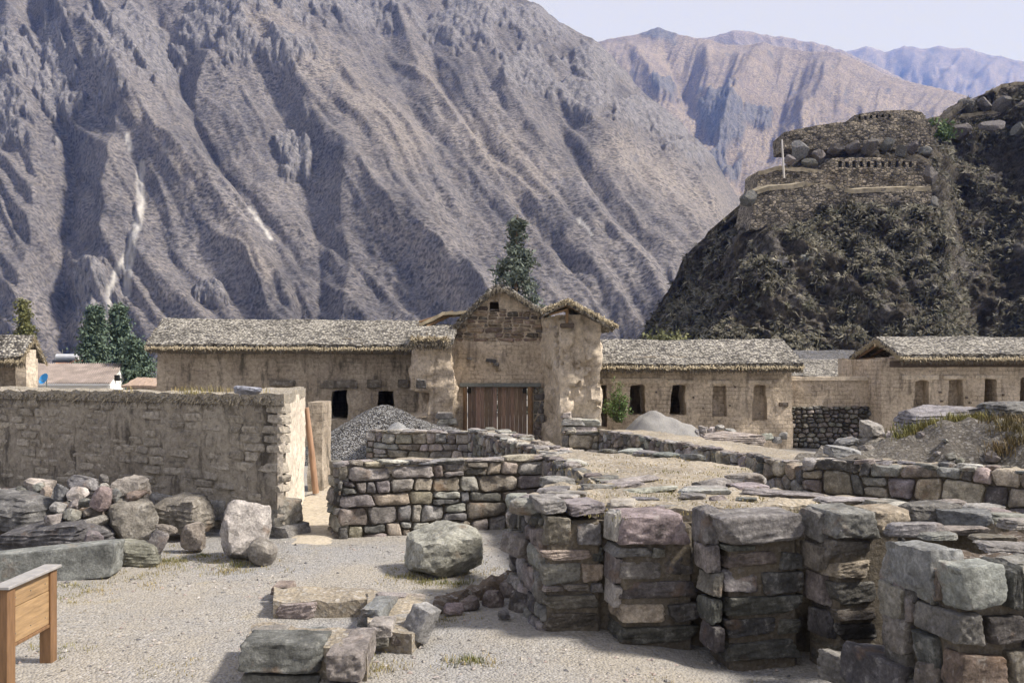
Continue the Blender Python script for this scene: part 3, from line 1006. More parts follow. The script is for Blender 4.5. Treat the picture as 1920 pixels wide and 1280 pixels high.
mountain("mountain", "steep brown mountainside with gullies, cliffs and a white landslide scar", M_MTN, -0.80, 0.45, 720, 270,
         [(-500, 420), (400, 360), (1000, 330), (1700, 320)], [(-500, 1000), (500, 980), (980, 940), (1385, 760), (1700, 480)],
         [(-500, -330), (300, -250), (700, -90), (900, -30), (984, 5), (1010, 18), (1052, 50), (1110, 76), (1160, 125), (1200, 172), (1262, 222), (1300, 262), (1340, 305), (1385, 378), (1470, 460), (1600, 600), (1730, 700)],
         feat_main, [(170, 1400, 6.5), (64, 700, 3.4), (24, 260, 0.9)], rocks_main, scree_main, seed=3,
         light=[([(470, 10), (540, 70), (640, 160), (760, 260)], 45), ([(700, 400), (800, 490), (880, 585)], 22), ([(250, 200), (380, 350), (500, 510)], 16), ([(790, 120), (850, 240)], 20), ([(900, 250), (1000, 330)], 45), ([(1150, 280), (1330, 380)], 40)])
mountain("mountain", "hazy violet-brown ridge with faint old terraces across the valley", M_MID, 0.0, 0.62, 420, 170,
         [(900, 900), (2000, 900)], [(900, 2300), (1235, 2300), (1500, 2100), (2000, 1900)],
         [(900, 170), (1040, 112), (1115, 82), (1170, 74), (1205, 64), (1235, 50), (1250, 58), (1268, 63), (1316, 77), (1364, 88), (1431, 89), (1500, 93), (1575, 104), (1623, 123), (1680, 149), (1747, 164), (1810, 181), (1900, 230), (2020, 300)],
         [([(1235, 55), (1262, 120), (1290, 175), (1300, 225), (1340, 290), (1390, 360)], -55, 34), ([(1431, 89), (1400, 140), (1365, 200), (1345, 300), (1350, 360)], 60, 40), ([(1170, 75), (1215, 150), (1255, 210)], 40, 30),
          ([(1560, 105), (1540, 180), (1480, 260)], 50, 40), ([(1500, 110), (1470, 190), (1440, 290)], -45, 34), ([(1316, 77), (1330, 140), (1320, 200)], 26, 22)],
         [(110, 400, 15.0), (42, 200, 6.0), (18, 80, 2.2)], [(1350, 250, 60, 60), (1330, 330, 60, 50), (1235, 60, 50, 20), (1420, 230, 40, 30), (1250, 170, 30, 40)], (), seed=11, flow=(-0.35, 0.94), crest_keep=0.25)
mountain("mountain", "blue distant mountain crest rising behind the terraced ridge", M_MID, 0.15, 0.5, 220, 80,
         [(1200, 2400), (2000, 2400)], [(1200, 3400), (2000, 3400)],
         [(1200, 110), (1290, 82), (1320, 74), (1374, 60), (1410, 62), (1440, 68), (1479, 74), (1527, 85), (1575, 98), (1640, 125), (1760, 190), (1900, 260)],
         [], [(90, 300, 50.0), (30, 130, 20.0)], (), (), seed=17, flow=(0.2, 0.97), crest_keep=0.2)
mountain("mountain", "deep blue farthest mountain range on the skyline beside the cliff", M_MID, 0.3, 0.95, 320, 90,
         [(1400, 3500), (2600, 3500)], [(1400, 5200), (2600, 5200)],
         [(1400, 200), (1560, 112), (1589, 101), (1623, 89), (1640, 92), (1656, 101), (1695, 88), (1730, 91), (1762, 85), (1814, 96), (1886, 113), (1920, 120), (2100, 100), (2600, 150)],
         [([(1640, 90), (1680, 140), (1730, 180)], -90, 30), ([(1762, 88), (1800, 140), (1840, 200)], -60, 26)], [(100, 300, 80.0), (34, 130, 34.0), (14, 60, 10.0)], (), (), seed=23, flow=(-0.5, 0.85), crest_keep=0.2)

# ------------------------------------------------------------------ the cliff with the terraces
PL = [(150, 1560), (215, 1560), (245, 1480), (330, 1432), (372, 1392), (395, 1380), (425, 1320), (455, 1282), (500, 1262), (540, 1243), (590, 1222), (630, 1207), (705, 1190)]
TOPX = [1190, 1390, 1425, 1470, 1600, 1740, 1760, 1800, 1860, 1885, 1920, 2150, 2600]
TOPY = [640, 372, 338, 268, 244, 232, 216, 197, 174, 166, 158, 60, -60]


def cliff_depth(px, py, c):
    d = 91 + 26 * (1 - sstep(0, 0.17, c)) ** 1.5 + (690 - py) / 480.0 * 26
    fold = np.interp(py, [150, 200, 450, 690], [1745, 1748, 1772, 1810])
    d = d + 13 * sstep(-12, 30, px - fold) - 9 * sstep(60, 320, px - fold)
    return d


def cliff():
    cs = np.concatenate([np.array([-0.12, -0.08, -0.045, -0.02]), np.linspace(0, 1, 300) ** 1.15])
    vs = np.concatenate([np.linspace(0, 1, 170), [1.03, 1.08, 1.2]])
    C, Vv = np.meshgrid(cs, vs, indexing='ij')
    Cc = np.maximum(C, 0); Vc = np.minimum(Vv, 1)
    PX = 1250 + Cc * 1100; PY = np.zeros_like(PX)
    for k in range(14):
        PY = 715 + (np.interp(PX, TOPX, TOPY) - 715) * Vc
        l = np.interp(PY, [p[0] for p in PL], [p[1] for p in PL])
        PX = l + (2500 - l) * Cc
    Dp = cliff_depth(PX, PY, Cc) + np.maximum(-C, 0) * 260 + np.maximum(Vv - 1, 0) * 300
    X = (PX - 960) / F * Dp; Z = EYE - (PY - HZ) / F * Dp
    PXs = PX + np.maximum(-C, 0) * 500
    X = (PXs - 960) / F * Dp
    amp = sstep(-0.02, 0.04, C) * (1 - sstep(0.97, 1.0, Vv) * 0.8)
    nz = fbm(X * 0.11, Dp * 0.11, Z * 0.11, 5, 0.55) * 2.6 + ridged(X * 0.22 + 4, Dp * 0.3, Z * 0.15, 5, 0.6) * 1.1 + perlin(X * 1.4, Dp * 1.4, Z * 1.4) * 0.25
    big = ridged(X * 0.045 + 2, 0 * X, Z * 0.02 + X * 0.01, 2, 0.5) * 1.6
    tz = (1 - sstep(378, 402, PY)) * (1 - sstep(1745, 1775, PX))
    q = (nz + big) * amp * (1 - .6 * tz) - 2.2 * tz
    V = np.stack([X - 0.28 * q, Dp - 0.86 * q, Z + 0.30 * q], -1)
    Vf = V.reshape(-1, 3); w = len(vs)
    i = np.arange(len(cs) - 1)[:, None]; j = np.arange(w - 1)[None, :]
    a = (i * w + j).ravel()
    me = mesh_from("cliff", Vf, np.stack([a, a + w, a + w + 1, a + 1], 1))
    t = NT("cliff_face")
    g = t.mix(t.ramp(t.noise(0.22, 7, 0.7), [(0.36, 0.0), (0.64, 1.0)]), (0.065, 0.058, 0.048), (0.16, 0.138, 0.108))
    r = t.mix(t.noise(1.1, 6, 0.7), (0.12, 0.115, 0.11), (0.30, 0.275, 0.25))
    c = t.mix(t.ramp(t.noise(0.3, 6, 0.65), [(0.52, 0.0), (0.60, 0.9)]), g, r)
    c = t.mix(0.9, c, t.ramp(t.noise(1.9, 6, 0.75), [(0.36, 0.3), (0.5, 0.9), (0.68, 1.8)]), 'MULTIPLY')
    t.bump(t.noise(0.8, 9, 0.72), 1.0, 2.0)
    t.bump(t.noise(4.5, 5, 0.7), 0.8, 0.25)
    o = add("cliff", me, t.done(c, 1.0))
    tag(o, "dark overgrown cliff below the terraced ruins", "cliff", kind="structure")
    return V[4:, :170], PX[4:, :170], PY[4:, :170]


CV, CPX, CPY = cliff()

# terraced ruins on the cliff: each wall a thick block with its ledge
def m_masonry(name, a, b, dark):
    t = NT(name)
    v = t.voro(3.4, vec=t.scaled((0.7, 1.0, 1.25)), out="Color")
    sp = t.n.new("ShaderNodeSeparateColor"); t.lk(v, sp.inputs[0])
    c = t.ramp(sp.outputs[0], [(0.0, dark), (0.3, a), (0.75, b), (1.0, (b[0] * 1.35, b[1] * 1.33, b[2] * 1.3))])
    d = t.voro(3.4, vec=t.scaled((0.7, 1.0, 1.25)), feature='DISTANCE_TO_EDGE')
    c = t.mix(t.ramp(d, [(0.03, 0.85), (0.12, 0.0)]), c, dark)
    c = t.mix(0.7, c, t.ramp(t.noise(0.7, 6, 0.65), [(0.35, 0.5), (0.65, 1.35)]), 'MULTIPLY')
    t.bump(t.ramp(d, [(0.0, 0.0), (0.15, 1.0)]), 0.9, 0.12)
    return t.done(c, 0.95)


M_MASON = m_masonry("far_masonry", (0.20, 0.175, 0.14), (0.34, 0.295, 0.235), (0.055, 0.05, 0.043))
M_LEDGE = m_plain("ledge_dry_grass", (0.26, 0.225, 0.165), 0.9, 1.3, 0.95, 0.6, 0.1)


def terrace(label, d, top, bot, thick, niches=(), res=0.32, ledge=True, seed=0, slope=.06):
    root = thing("terrace_wall", label, "terrace", at(top[0][0], top[0][1], d))
    r0 = root.location
    tp = [at(p[0], p[1], d) - r0 for p in top]; bt = [at(p[0], p[1], d) - r0 for p in bot]
    outer = [(p.x, p.z) for p in bt] + [(p.x, p.z) for p in reversed(tp)]
    holes = []
    for (px, y0, y1, w) in niches:
        a = at(px, y1, d) - r0; b = at(px, y0, d) - r0; ww = w / F * d
        holes.append(trap(a.x, ww, ww * 0.85, a.z, b.z))
    wall_panel("wall", outer, holes, thick, M_MASON, root, res, 0.16, 0.35, seed, [0.7] * len(holes), closed_back=False)
    for k, h in enumerate(holes):
        x0, x1 = h[0][0], h[1][0]
        rect_part("niche_back", x0 - .2, x1 + .2, 0.66, 0.78, h[0][1] - .1, h[2][1] + .2, M_MASON, root, 0)
    if ledge:
        xs = [p.x for p in tp]; zs = [p.z for p in tp]
        poly = [(xs[0], -0.05), (xs[-1], -0.05), (xs[-1], thick), (xs[0], thick)]
        cap_mesh("ledge", poly, 0.0, 0.5, M_LEDGE, root, 0.7, 0.12, 0.6, seed, lambda x, y: np.interp(x, xs, zs) + 0.05 + slope * np.clip(y, 0, 4))
    return root


terrace("long lowest terrace wall across the cliff under the pale ledge", 104.5, [(1420, 358), (1440, 350), (1480, 347), (1510, 343), (1560, 348), (1600, 356), (1650, 353), (1745, 350)],
        [(1404, 432), (1450, 428), (1560, 420), (1660, 414), (1756, 420)], 8.0, seed=1, slope=.2)
terrace("middle terrace wall with a row of small dark niches", 109.0, [(1545, 306), (1562, 296), (1640, 295), (1700, 300), (1738, 304)],
        [(1540, 352), (1600, 358), (1660, 356), (1745, 354)], 6.0, [(1575 + k * 13.3, 302, 314, 7.2) for k in range(12)], 0.17, seed=2, ledge=False)
terrace("rough terrace wall beside the pole, without niches", 108.0, [(1421, 322), (1450, 314), (1475, 312), (1545, 320)],
        [(1419, 356), (1480, 352), (1550, 356)], 6.0, seed=3)
terrace("upper terrace wall on the cliff top with tiny niches in its raised end", 114.0, [(1470, 248), (1500, 241), (1560, 231), (1599, 228), (1602, 216), (1640, 209), (1700, 206), (1728, 210), (1744, 232)],
        [(1472, 278), (1560, 280), (1690, 280), (1752, 290)], 5.0, [(1612 + k * 11.0, 217 - k * 0.7, 224 - k * 0.7, 5.0) for k in range(6)], 0.2, seed=4, ledge=False)
terrace("low ruined wall along the top of the dark recess", 127.0, [(1742, 222), (1790, 216), (1850, 210), (1925, 200)],
        [(1742, 240), (1850, 232), (1925, 224)], 3.0, seed=5)
terrace("square ruined block on the skyline above the cliff", 128.0, [(1868, 172), (1876, 160), (1900, 155), (1935, 153)],
        [(1868, 190), (1935, 188)], 4.0, seed=6)
rng = random.Random(5)
k = 0
for (px, py, w, h, d) in [(1500, 282, 34, 36, 110), (1535, 290, 26, 24, 109.5), (1565, 280, 30, 26, 112), (1600, 276, 26, 28, 112.5), (1632, 274, 30, 40, 111.5), (1665, 272, 32, 32, 112),
                          (1690, 284, 26, 22, 110), (1712, 276, 30, 30, 111), (1735, 282, 26, 34, 110.5), (1480, 300, 30, 24, 109), (1520, 305, 40, 22, 108.5), (1745, 330, 30, 44, 107),
                          (1750, 385, 28, 46, 104), (1405, 372, 40, 30, 103.5), (1810, 195, 34, 24, 126), (1845, 190, 34, 26, 125), (1880, 192, 40, 26, 125), (1915, 195, 40, 28, 124), (1780, 205, 24, 14, 126), (1800, 240, 40, 26, 122), (1860, 230, 44, 26, 121), (1905, 240, 36, 30, 120)]:
    p = at(px, py + (5 if k > 13 else 0), d + (1.6 if k > 13 else .7)); s = d / F
    o = add("outcrop_boulder", ROCKS[k % 12], None, None, p, (rng.uniform(-.9, .9), rng.uniform(-.9, .9), rng.uniform(0, 6)), (w * s * rng.uniform(.6, 1.05), w * s * .8, h * s * (rng.uniform(.7, 1.05) if k < 14 else .6)), vary((0.12, 0.115, 0.115), rng, .35))
    lb = ("grey outcrop boulder between the upper and middle terrace walls" if k < 11 else "grey rock knob at the end of the terrace walls beside the dark recess" if k < 13 else
          "grey rock at the outer lip of the lowest terrace" if k == 13 else "grey boulder on the skyline above the dark recess" if k < 19 else "grey boulder below the low ruined wall over the recess")
    tag(o, lb, "boulder", "outcrop boulders " + ("between the terrace walls" if k < 11 else "at the terrace ends" if k < 14 else "on the skyline" if k < 19 else "above the recess"), "thing")
    k += 1
pm = tube_mesh("pole", [at(1466, 262, 107.5), at(1470, 334, 107.5)], [0.10, 0.13], 6)
tag(add("pole", pm, m_plain("pale_pole", (0.5, 0.48, 0.45), 0.3)), "thin pale upright pole at the edge of the terraces", "pole", kind="thing")

# rosette plants on the cliff: 300 single plants, the rest one mass
def rosette(seed, n=26):
    rg = random.Random(seed); V = []; Fc = []
    for k in range(n):
        th = k * 2.399 + rg.uniform(-.2, .2); el = rg.uniform(-0.25, 1.15); l = rg.uniform(.7, 1.0); w = 0.055
        dx, dy = math.cos(th), math.sin(th); o = len(V)
        droop = rg.uniform(.1, .45)
        for s_, ws in ((0.04, .7), (.45, 1.0), (.8, .6)):
            r = l * s_ * math.cos(el); z = l * s_ * math.sin(el) - droop * s_ * s_
            V += [(dx * r - dy * w * ws, dy * r + dx * w * ws, z), (dx * r + dy * w * ws, dy * r - dx * w * ws, z)]
        V.append((dx * l * math.cos(el), dy * l * math.cos(el), l * math.sin(el) - droop))
        Fc += [[o, o + 1, o + 3, o + 2], [o + 2, o + 3, o + 5, o + 4], [o + 4, o + 5, o + 6]]
    return V, Fc


ROS = []
for s_ in range(5):
    v, f = rosette(s_)
    m_ = mesh_from("rosette_plant", v, f, False); m_.materials.append(M_AGAVE); ROS.append(m_)
rng = random.Random(21)
ni, nj = CV.shape[:2]


CD = sstep(-.05, .25, fbm(CV[..., 0] * .12 + 5, CV[..., 1] * .12, CV[..., 2] * .12, 4, .6))


def cliff_pt(ylo=400, dens=True):
    while True:
        i = rng.randrange(2, ni - 2); j = rng.randrange(8, nj - 2)
        if CPX[i, j] > 1945 or CPY[i, j] > 690: continue
        if CPY[i, j] < ylo and CPX[i, j] < 1745: continue
        if dens and rng.random() < .95 * CD[i, j]: continue
        a = Vector(CV[i, j]); u = Vector(CV[i + 1, j]) - a; v = Vector(CV[i, j + 1]) - a
        n = v.cross(u).normalized()
        if n.y > 0: n = -n
        return a + u * rng.random() + v * rng.random(), n, CPX[i, j], CPY[i, j]


cnt = 0
AN = ['grey-green', 'pale grey', 'dark green', 'silvery', 'olive', 'brown', 'dull brown-green']
AG = [(0.13, 0.135, 0.115), (0.19, 0.195, 0.175), (0.09, 0.095, 0.075), (0.24, 0.245, 0.23), (0.13, 0.135, 0.065), (0.09, 0.085, 0.065), (0.11, 0.105, 0.08)]
while cnt < 300:
    p, n, px, py = cliff_pt(415)
    if px > 1800 and rng.random() < 0.5: continue
    ci = rng.randrange(7)
    q = (n * 0.8 + Vector((0, 0, 0.55))).normalized().to_track_quat('Z', 'Y')
    o = add("rosette_plant", ROS[cnt % 5], None, None, p + n * 0.1, q.to_euler(), [rng.uniform(0.45, 0.95)] * 3, vary(AG[ci], rng))
    tag(o, AN[ci] + " spiky rosette plant rooted on the cliff " + ("in the dark recess" if px > 1770 else "below the terraces"), "plant", "rosette plants on the cliff", "thing")
    cnt += 1
V = []; Fc = []
for k in range(3600):
    p, n, px, py = cliff_pt(408)
    s = rng.uniform(0.35, 1.1)
    for b in range(10):
        d = (n * 0.7 + Vector((rng.gauss(0, .7), rng.gauss(0, .5), rng.gauss(0.35, .6)))).normalized()
        a = d.orthogonal().normalized() * s * 0.11
        tip = p + d * s * rng.uniform(.6, 1.2) + Vector((0, 0, -0.2 * s)); mid = p + d * s * .55
        o = len(V); V += [(p - a * .5)[:], (p + a * .5)[:], (mid + a)[:], (mid - a)[:], tip[:]]
        Fc += [[o, o + 1, o + 2, o + 3], [o + 3, o + 2, o + 4]]
o = add("cliff_scrub", mesh_from("cliff_scrub", V, Fc, False), M_SCRUB)
tag(o, "dark dry scrub covering the cliff face", "scrub", kind="stuff")
V = []; Fc = []
for k in range(900):
    p, n, px, py = cliff_pt(405)
    s = rng.uniform(0.5, 1.1)
    for b in range(14):
        d = (n * 0.5 + Vector((rng.gauss(0, .7), rng.gauss(0, .5), rng.gauss(0.3, .7)))).normalized()
        a = d.orthogonal().normalized() * s * 0.045
        tip = p + d * s * rng.uniform(.6, 1.2) + Vector((0, 0, -0.35 * s)); mid = p + d * s * .55
        o = len(V); V += [(p - a * .5)[:], (p + a * .5)[:], (mid + a)[:], (mid - a)[:], tip[:]]
        Fc += [[o, o + 1, o + 2, o + 3], [o + 3, o + 2, o + 4]]
o = add("pale_dry_grass", mesh_from("pale_dry_grass", V, Fc, False), m_leaf("pale_tuft", (0.34, 0.315, 0.25), (0.22, 0.205, 0.15)))
tag(o, "pale dry grass tufts on the cliff face", "grass", kind="stuff")
# ================================================================== BUILDINGS


class PF:
    """an upright plane in the place: origin o, running along angle a; uv() turns a photo measurement into metres on it"""

    def __init__(s, x, y, z, deg=0.0):
        s.o = Vector((x, y, z)); s.a = math.radians(deg)
        s.u = Vector((math.cos(s.a), math.sin(s.a), 0)); s.n = Vector((-math.sin(s.a), math.cos(s.a), 0))

    def uv(s, px, py, off=0.0):
        r = Vector(((px - 960) / F, 1.0, -(py - HZ) / F))
        c = Vector((0, 0, EYE)); o = s.o + s.n * off
        t = (o - c).dot(s.n) / r.dot(s.n)
        q = c + r * t - s.o
        return q.dot(s.u), q.z

    def world(s, u, off, z): return s.o + s.u * u + s.n * off + Vector((0, 0, z))


def window_set(pf, root, wins, wall_args, mat):
    holes = []; deps = []
    for (x0, x1, y0, y1, dep) in wins:
        a = pf.uv(x0, y1); b = pf.uv(x1, y0)
        w = b[0] - a[0]
        holes.append(trap((a[0] + b[0]) / 2, w * 1.06, w * 0.86, a[1], b[1])); deps.append(dep)
    wall_panel(*wall_args[:2], holes, *wall_args[2:4], root, **wall_args[4], hole_depth=deps)
    for h, dep in zip(holes, deps):
        if dep < 0.6:
            rect_part("niche_back", h[0][0] - .05, h[1][0] + .05, dep - 0.02, dep + .06, h[0][1] - .05, h[2][1] + .05, mat, root, 0)


def thatched(pf, root, x0, x1, prof, thick, rng, seed, res=0.085, fringe=True, x1_ridge=None):
    V, Fc = roof_mesh(x0, x1, prof, thick, res, 0.014, seed, 0.06)
    o = add("roof", mesh_from("roof", V, Fc, True, 50), M_THATCH, root)
    e = prof[0]
    pts = [(x0 + (x1 - x0) * k / 24.0, e[0] + .03, e[1] - thick * .75) for k in range(25)]
    lay = straw_fringe("eave_straw", pts, 0.07, 260, rng, M_STRAW, o, (0, -0.7, -0.55), 0.011, 0.3)
    pts2 = [(p[0], p[1] + .07, p[2] - .03) for p in pts]
    straw_fringe("under_thatch", pts2, 0.13, 230, rng, M_STRAW_OLD, o, (0, -0.1, -1), 0.016, 0.25)
    # pole under the eave, darker layer of thatch behind it
    rect_part("eave_pole", x0 + .05, x1 - .05, e[0] + .10, e[0] + .17, e[1] - thick - .10, e[1] - thick - .04, M_TIMBER, o, 0.02)
    # verge poles and straw on both gable ends
    for xe, sgn in ((x0, -1), (x1, 1)):
        pe = [(xe, p[0], p[1] - thick * .6) for p in prof]
        straw_fringe("verge_straw", pe, 0.10, 160, rng, M_STRAW, o, (sgn * 0.6, -0.1, -0.8), 0.012, 0.4)
    return o


rng = random.Random(77)
# ---- long building with two trapezoid windows
pf = PF(-10.9, 26.9, -0.42, 9.0)
root = thing("adobe_building", "long thatched adobe building with two trapezoid windows beside the gravel heap", "building", pf.o, pf.a)
tl = pf.uv(296, 640); tr = pf.uv(800, 640); Hh = tl[1] + 0.1
Wd = tr[0] + 0.2
u0, v0 = pf.uv(298, 655)
window_set(pf, root, [(621, 652, 731, 785, 1.2), (708, 740, 733, 785, 1.2)],
           ("wall", [(u0 - .18, 0), (Wd, 0), (Wd, Hh), (u0, Hh)], 0.55, M_ADOBE, dict(res=0.085, amp=0.075, freq=0.9, seed=3)), M_ADOBE)
dep = 3.6
sidew = wall_panel("gable_wall", [(0, 0), (dep, 0), (dep, Hh), (0, Hh)], [], 0.5, M_ADOBE, root, 0.14, 0.05, 1.0, 9, loc=(u0 - .02, dep, 0), rz=math.radians(-90))
rect_part("back_wall", u0, Wd, dep, dep + .4, 0, Hh, M_ADOBE, root, 0)
rect_part("added_end_wall", Wd - .4, Wd - .02, .6, dep - .02, 0, Hh, M_ADOBE, root, 0)  # unseen end wall added to keep the interior dark behind the windows
rect_part("dark_wall_plate", u0 + .1, Wd, -0.06, 0.1, Hh - .46, Hh - .25, M_DARKWOOD, root, 0.02, 0.02, seg=6)
eu, ev = pf.uv(281, 653, -0.55); ru, rv = pf.uv(297, 596, 1.75)
thatched(pf, root, eu - .1, pf.uv(790, 640, -.55)[0] + .35, [(-0.55, ev + .14), (1.75, rv), (4.1, ev + .14)], 0.15, rng, 1)
for (x0, x1, y0, y1) in [(598, 672, 712, 729), (687, 716, 711, 728), (745, 768, 711, 727), (505, 555, 712, 724)]:
    a = pf.uv(x0, y1); b = pf.uv(x1, y0)
    add("lintel_stone", BLOCKS[int(x0) % 12], None, root, ((a[0] + b[0]) / 2, 0.02, (a[1] + b[1]) / 2), (0, 0, 0), (b[0] - a[0], .3, b[1] - a[1]), (0.17, 0.15, 0.125))
for k in range(9):   # roof timbers under the eave
    u = u0 + .5 + k * 0.9
    rect_part("rafter_end", u, u + .09, -0.48, 0.3, Hh - .22, Hh - .13, M_DARKWOOD, root, 0.01)

# ---- gatehouse
pg = PF(-1.8, 27.0, -0.42, 0.0)
root = thing("gatehouse", "tall gabled gatehouse of adobe and stone with a double wooden gate", "gatehouse", pg.o, 0)
def U(px, py, off=0.0): return pg.uv(px, py, off)
prof = [(838, 640), (846, 622), (868, 599), (896, 571), (918, 553), (937, 544), (952, 549), (985, 569), (1005, 582), (1026, 592), (1030, 640)]
top = [U(*p) for p in prof]
xl, xr = top[0][0], top[-1][0]
hole_w = trap(U(927, 574)[0], .30, .26, U(927, 584)[1], U(927, 565)[1])
d0 = U(869, 832); d1 = U(999, 724)
hole_g = [(d0[0], -0.2), (d1[0], -0.2), (d1[0], d1[1]), (d0[0], d1[1])]
def gdisp(x, z):     # the plaster stands proud below the stonework
    return -0.05 * (1 - sstep(U(900, 642)[1] - .04, U(900, 642)[1] + .06, z)) + 0.05
wall_panel("gable_wall", [(xl, -.3), (xr, -.3)] + [(p[0], p[1]) for p in reversed(top)], [hole_w, hole_g], 0.9, M_ADOBE_R, root, 0.07, 0.04, 1.4, 5, [0.55, 0.9], disp=gdisp)
rect_part("vent_back", hole_w[0][0] - .05, hole_w[1][0] + .05, .5, .6, hole_w[0][1] - .05, hole_w[2][1] + .05, M_DARKWOOD, root, 0)
# stone courses of the gable
zb = U(900, 641)[1]
x0s = U(842, 640)[0]; x1s = U(1018, 640)[0]
xs_ = [p[0] for p in top]; zs_ = [p[1] for p in top]
stone_face(root, (x0s, 0.045), (x1s, 0.045), zb, lambda u: max(0.05, min(np.interp(x0s + u, xs_, zs_) - zb - 0.12, U(900, 578)[1] - zb + 0.12 * math.sin(u * 2.2))), 0.30, 0.135, rng,
           [(0.22, 0.15, 0.095), (0.30, 0.20, 0.115), (0.16, 0.12, 0.09), (0.33, 0.25, 0.15), (0.13, 0.105, 0.085), (0.26, 0.17, 0.10)], 0.014, 0.12, 0.04, limit=160)
# stone jamb beside the gate
ja = U(1000, 826); jb = U(1016, 726)
stone_face(root, (ja[0], -0.02), (jb[0] + .1, -0.02), ja[1], jb[1] - ja[1], 0.28, 0.26, rng, [(0.2, 0.17, 0.145), (0.15, 0.13, 0.11)], 0.012, 0.12, 0.02)
# odd stones left in the plaster
for (px, py, w, h, c) in [(921, 676, 20, 7, DARK), (930, 683, 12, 6, GREY), (932, 690, 7, 7, TAN), (880, 672, 10, 5, GREY)]:
    a = U(px, py); s = 27.0 / F
    add("stone", BLOCKS[px % 12], None, root, (a[0], -0.03, a[1]), (0, .1, 0), (w * s, .16, h * s), c)
# thatch over the gable, following its curve
gp = [(p[0], p[1]) for p in top[1:-1]]
gp[0] = (gp[0][0] - .22, gp[0][1] - .28); gp[-1] = (gp[-1][0] + .05, gp[-1][1] + .02)
V, Fc = roof_mesh(-2.6, 0.28, [(p[0], p[1] + .14) for p in gp], 0.16, 0.08, 0.03, 8, 0.07)
Rm = Matrix.Rotation(math.radians(-90), 3, 'Z')
V = np.stack([V[:, 1], -V[:, 0], V[:, 2]], 1)
rf = add("roof", mesh_from("roof", V, [f[::-1] for f in Fc], True, 50), M_THATCH, root)
straw_fringe("verge_straw", [(p[0], -0.27, p[1] + .06) for p in gp], 0.13, 420, rng, M_STRAW_OLD, rf, (0, -0.5, -0.9), 0.014, 0.4)
# metal beam, posts and the gate of planks
bx0 = U(862, 720); bx1 = U(1014, 720)
rect_part("gate_beam", bx0[0], bx1[0], -0.14, 0.0, U(900, 725)[1], U(900, 718)[1], M_METAL, root, 0.01)
for (a, b) in ((869, 876), (989, 999)):
    p = U(a, 832, -.05); q = U(b, 724, -.05)
    add("gate_post", tube_mesh("gate_post", [((p[0] + q[0]) / 2, -0.05, -.25), ((p[0] + q[0]) / 2, -0.05, q[1] + .06)], [(q[0] - p[0]) / 2] * 2, 10), M_TIMBER, root)
g0 = U(877, 832, .1)[0]; g1 = U(988, 728, .1); npl = 13
for leaf in range(2):
    lf = bpy.data.objects.new("gate_leaf", None); link(lf, root)
    lf.location = ((g0 + g1[0]) / 2, 0.08, -0.2)
    wtot = (g1[0] - g0) / 2 - .01; n = 7
    for k in range(n):
        xa = (-wtot - .008 if leaf == 0 else .008) + wtot * k / n; xb = xa + wtot / n - 0.003
        rect_part("plank", xa, xb, rng.uniform(-.008, .008), .045, 0.05, g1[1] + .27 - rng.uniform(0, .02), M_PLANK, lf, 0.006, 0, vary((0.27, 0.15, 0.085), rng, .3))
    for zz in (.35, g1[1] - .15):
        rect_part("ledger", -wtot if leaf == 0 else .02, -.02 if leaf == 0 else wtot, .05, .09, zz, zz + .12, M_TIMBER, lf, .01)
for px in (880, 984):
    a = U(px, 731)
    rect_part("hinge_plate", a[0] - .06, a[0] + .06, -0.02, 0.06, a[1] - .09, a[1] + .05, M_BLACK, root, .01)
# low roof timbers left of the gable
for (p, q, r) in [((782, 612, .5), (838, 588, .5), .045), ((800, 612, .3), (848, 590, .6), .04), ((786, 604, 1.2), (850, 584, 1.2), .04)]:
    a = U(p[0], p[1], p[2]); b = U(q[0], q[1], q[2])
    add("roof_pole", tube_mesh("roof_pole", [(a[0], p[2], a[1]), (b[0], q[2], b[1])], [r, r], 7), M_TIMBER, root)
a = U(786, 609, .6); b = U(832, 586, .6); c = U(862, 584, .6)
V, Fc = roof_mesh(-1.8, -0.3, [(a[0], a[1]), (b[0], b[1]), (c[0] + .3, c[1] + .02)], 0.09, 0.09, 0.02, 12, 0.05)
V = np.stack([V[:, 1], -V[:, 0], V[:, 2]], 1)
add("side_roof", mesh_from("side_roof", V, [f[::-1] for f in Fc], True, 50), M_STRAW, root)


def lump(name, plan, z0, z1, mat, parent, seed, amp=0.1, freq=1.2, res=0.1, taper=None, shape=None):
    """rough upright mass: a closed plan outline drawn up, its faces eroded by noise"""
    P = []
    for i in range(len(plan)):
        a = Vector(plan[i]); b = Vector(plan[(i + 1) % len(plan)]); n = max(1, int((b - a).length / res))
        for k in range(n): P.append(a.lerp(b, k / n))
    c = sum(P, Vector((0, 0))) / len(P)
    nz = max(2, int((z1 - z0) / res)); m = len(P); V = []
    for j in range(nz + 1):
        z = z0 + (z1 - z0) * j / nz
        s = taper(j / nz) if taper else 1.0
        for p in P:
            q = c + (p - c) * s; d = (p - c).normalized()
            e = float(fbm(q.x * freq + seed, q.y * freq, z * freq * 1.2 + seed, 4, .55)) * amp
            if shape: e += shape(q.x, q.y, z)
            q = q + d * e
            V.append((q.x, q.y, z))
    Fc = []
    for j in range(nz):
        for k in range(m): Fc.append([j * m + k, j * m + (k + 1) % m, (j + 1) * m + (k + 1) % m, (j + 1) * m + k])
    V.append((c.x, c.y, z1)); V.append((c.x, c.y, z0))
    for k in range(m):
        Fc.append([nz * m + k, nz * m + (k + 1) % m, len(V) - 2]); Fc.append([(k + 1) % m, k, len(V) - 1])
    return add(name, mesh_from(name, V, Fc, True, 60), mat, parent)


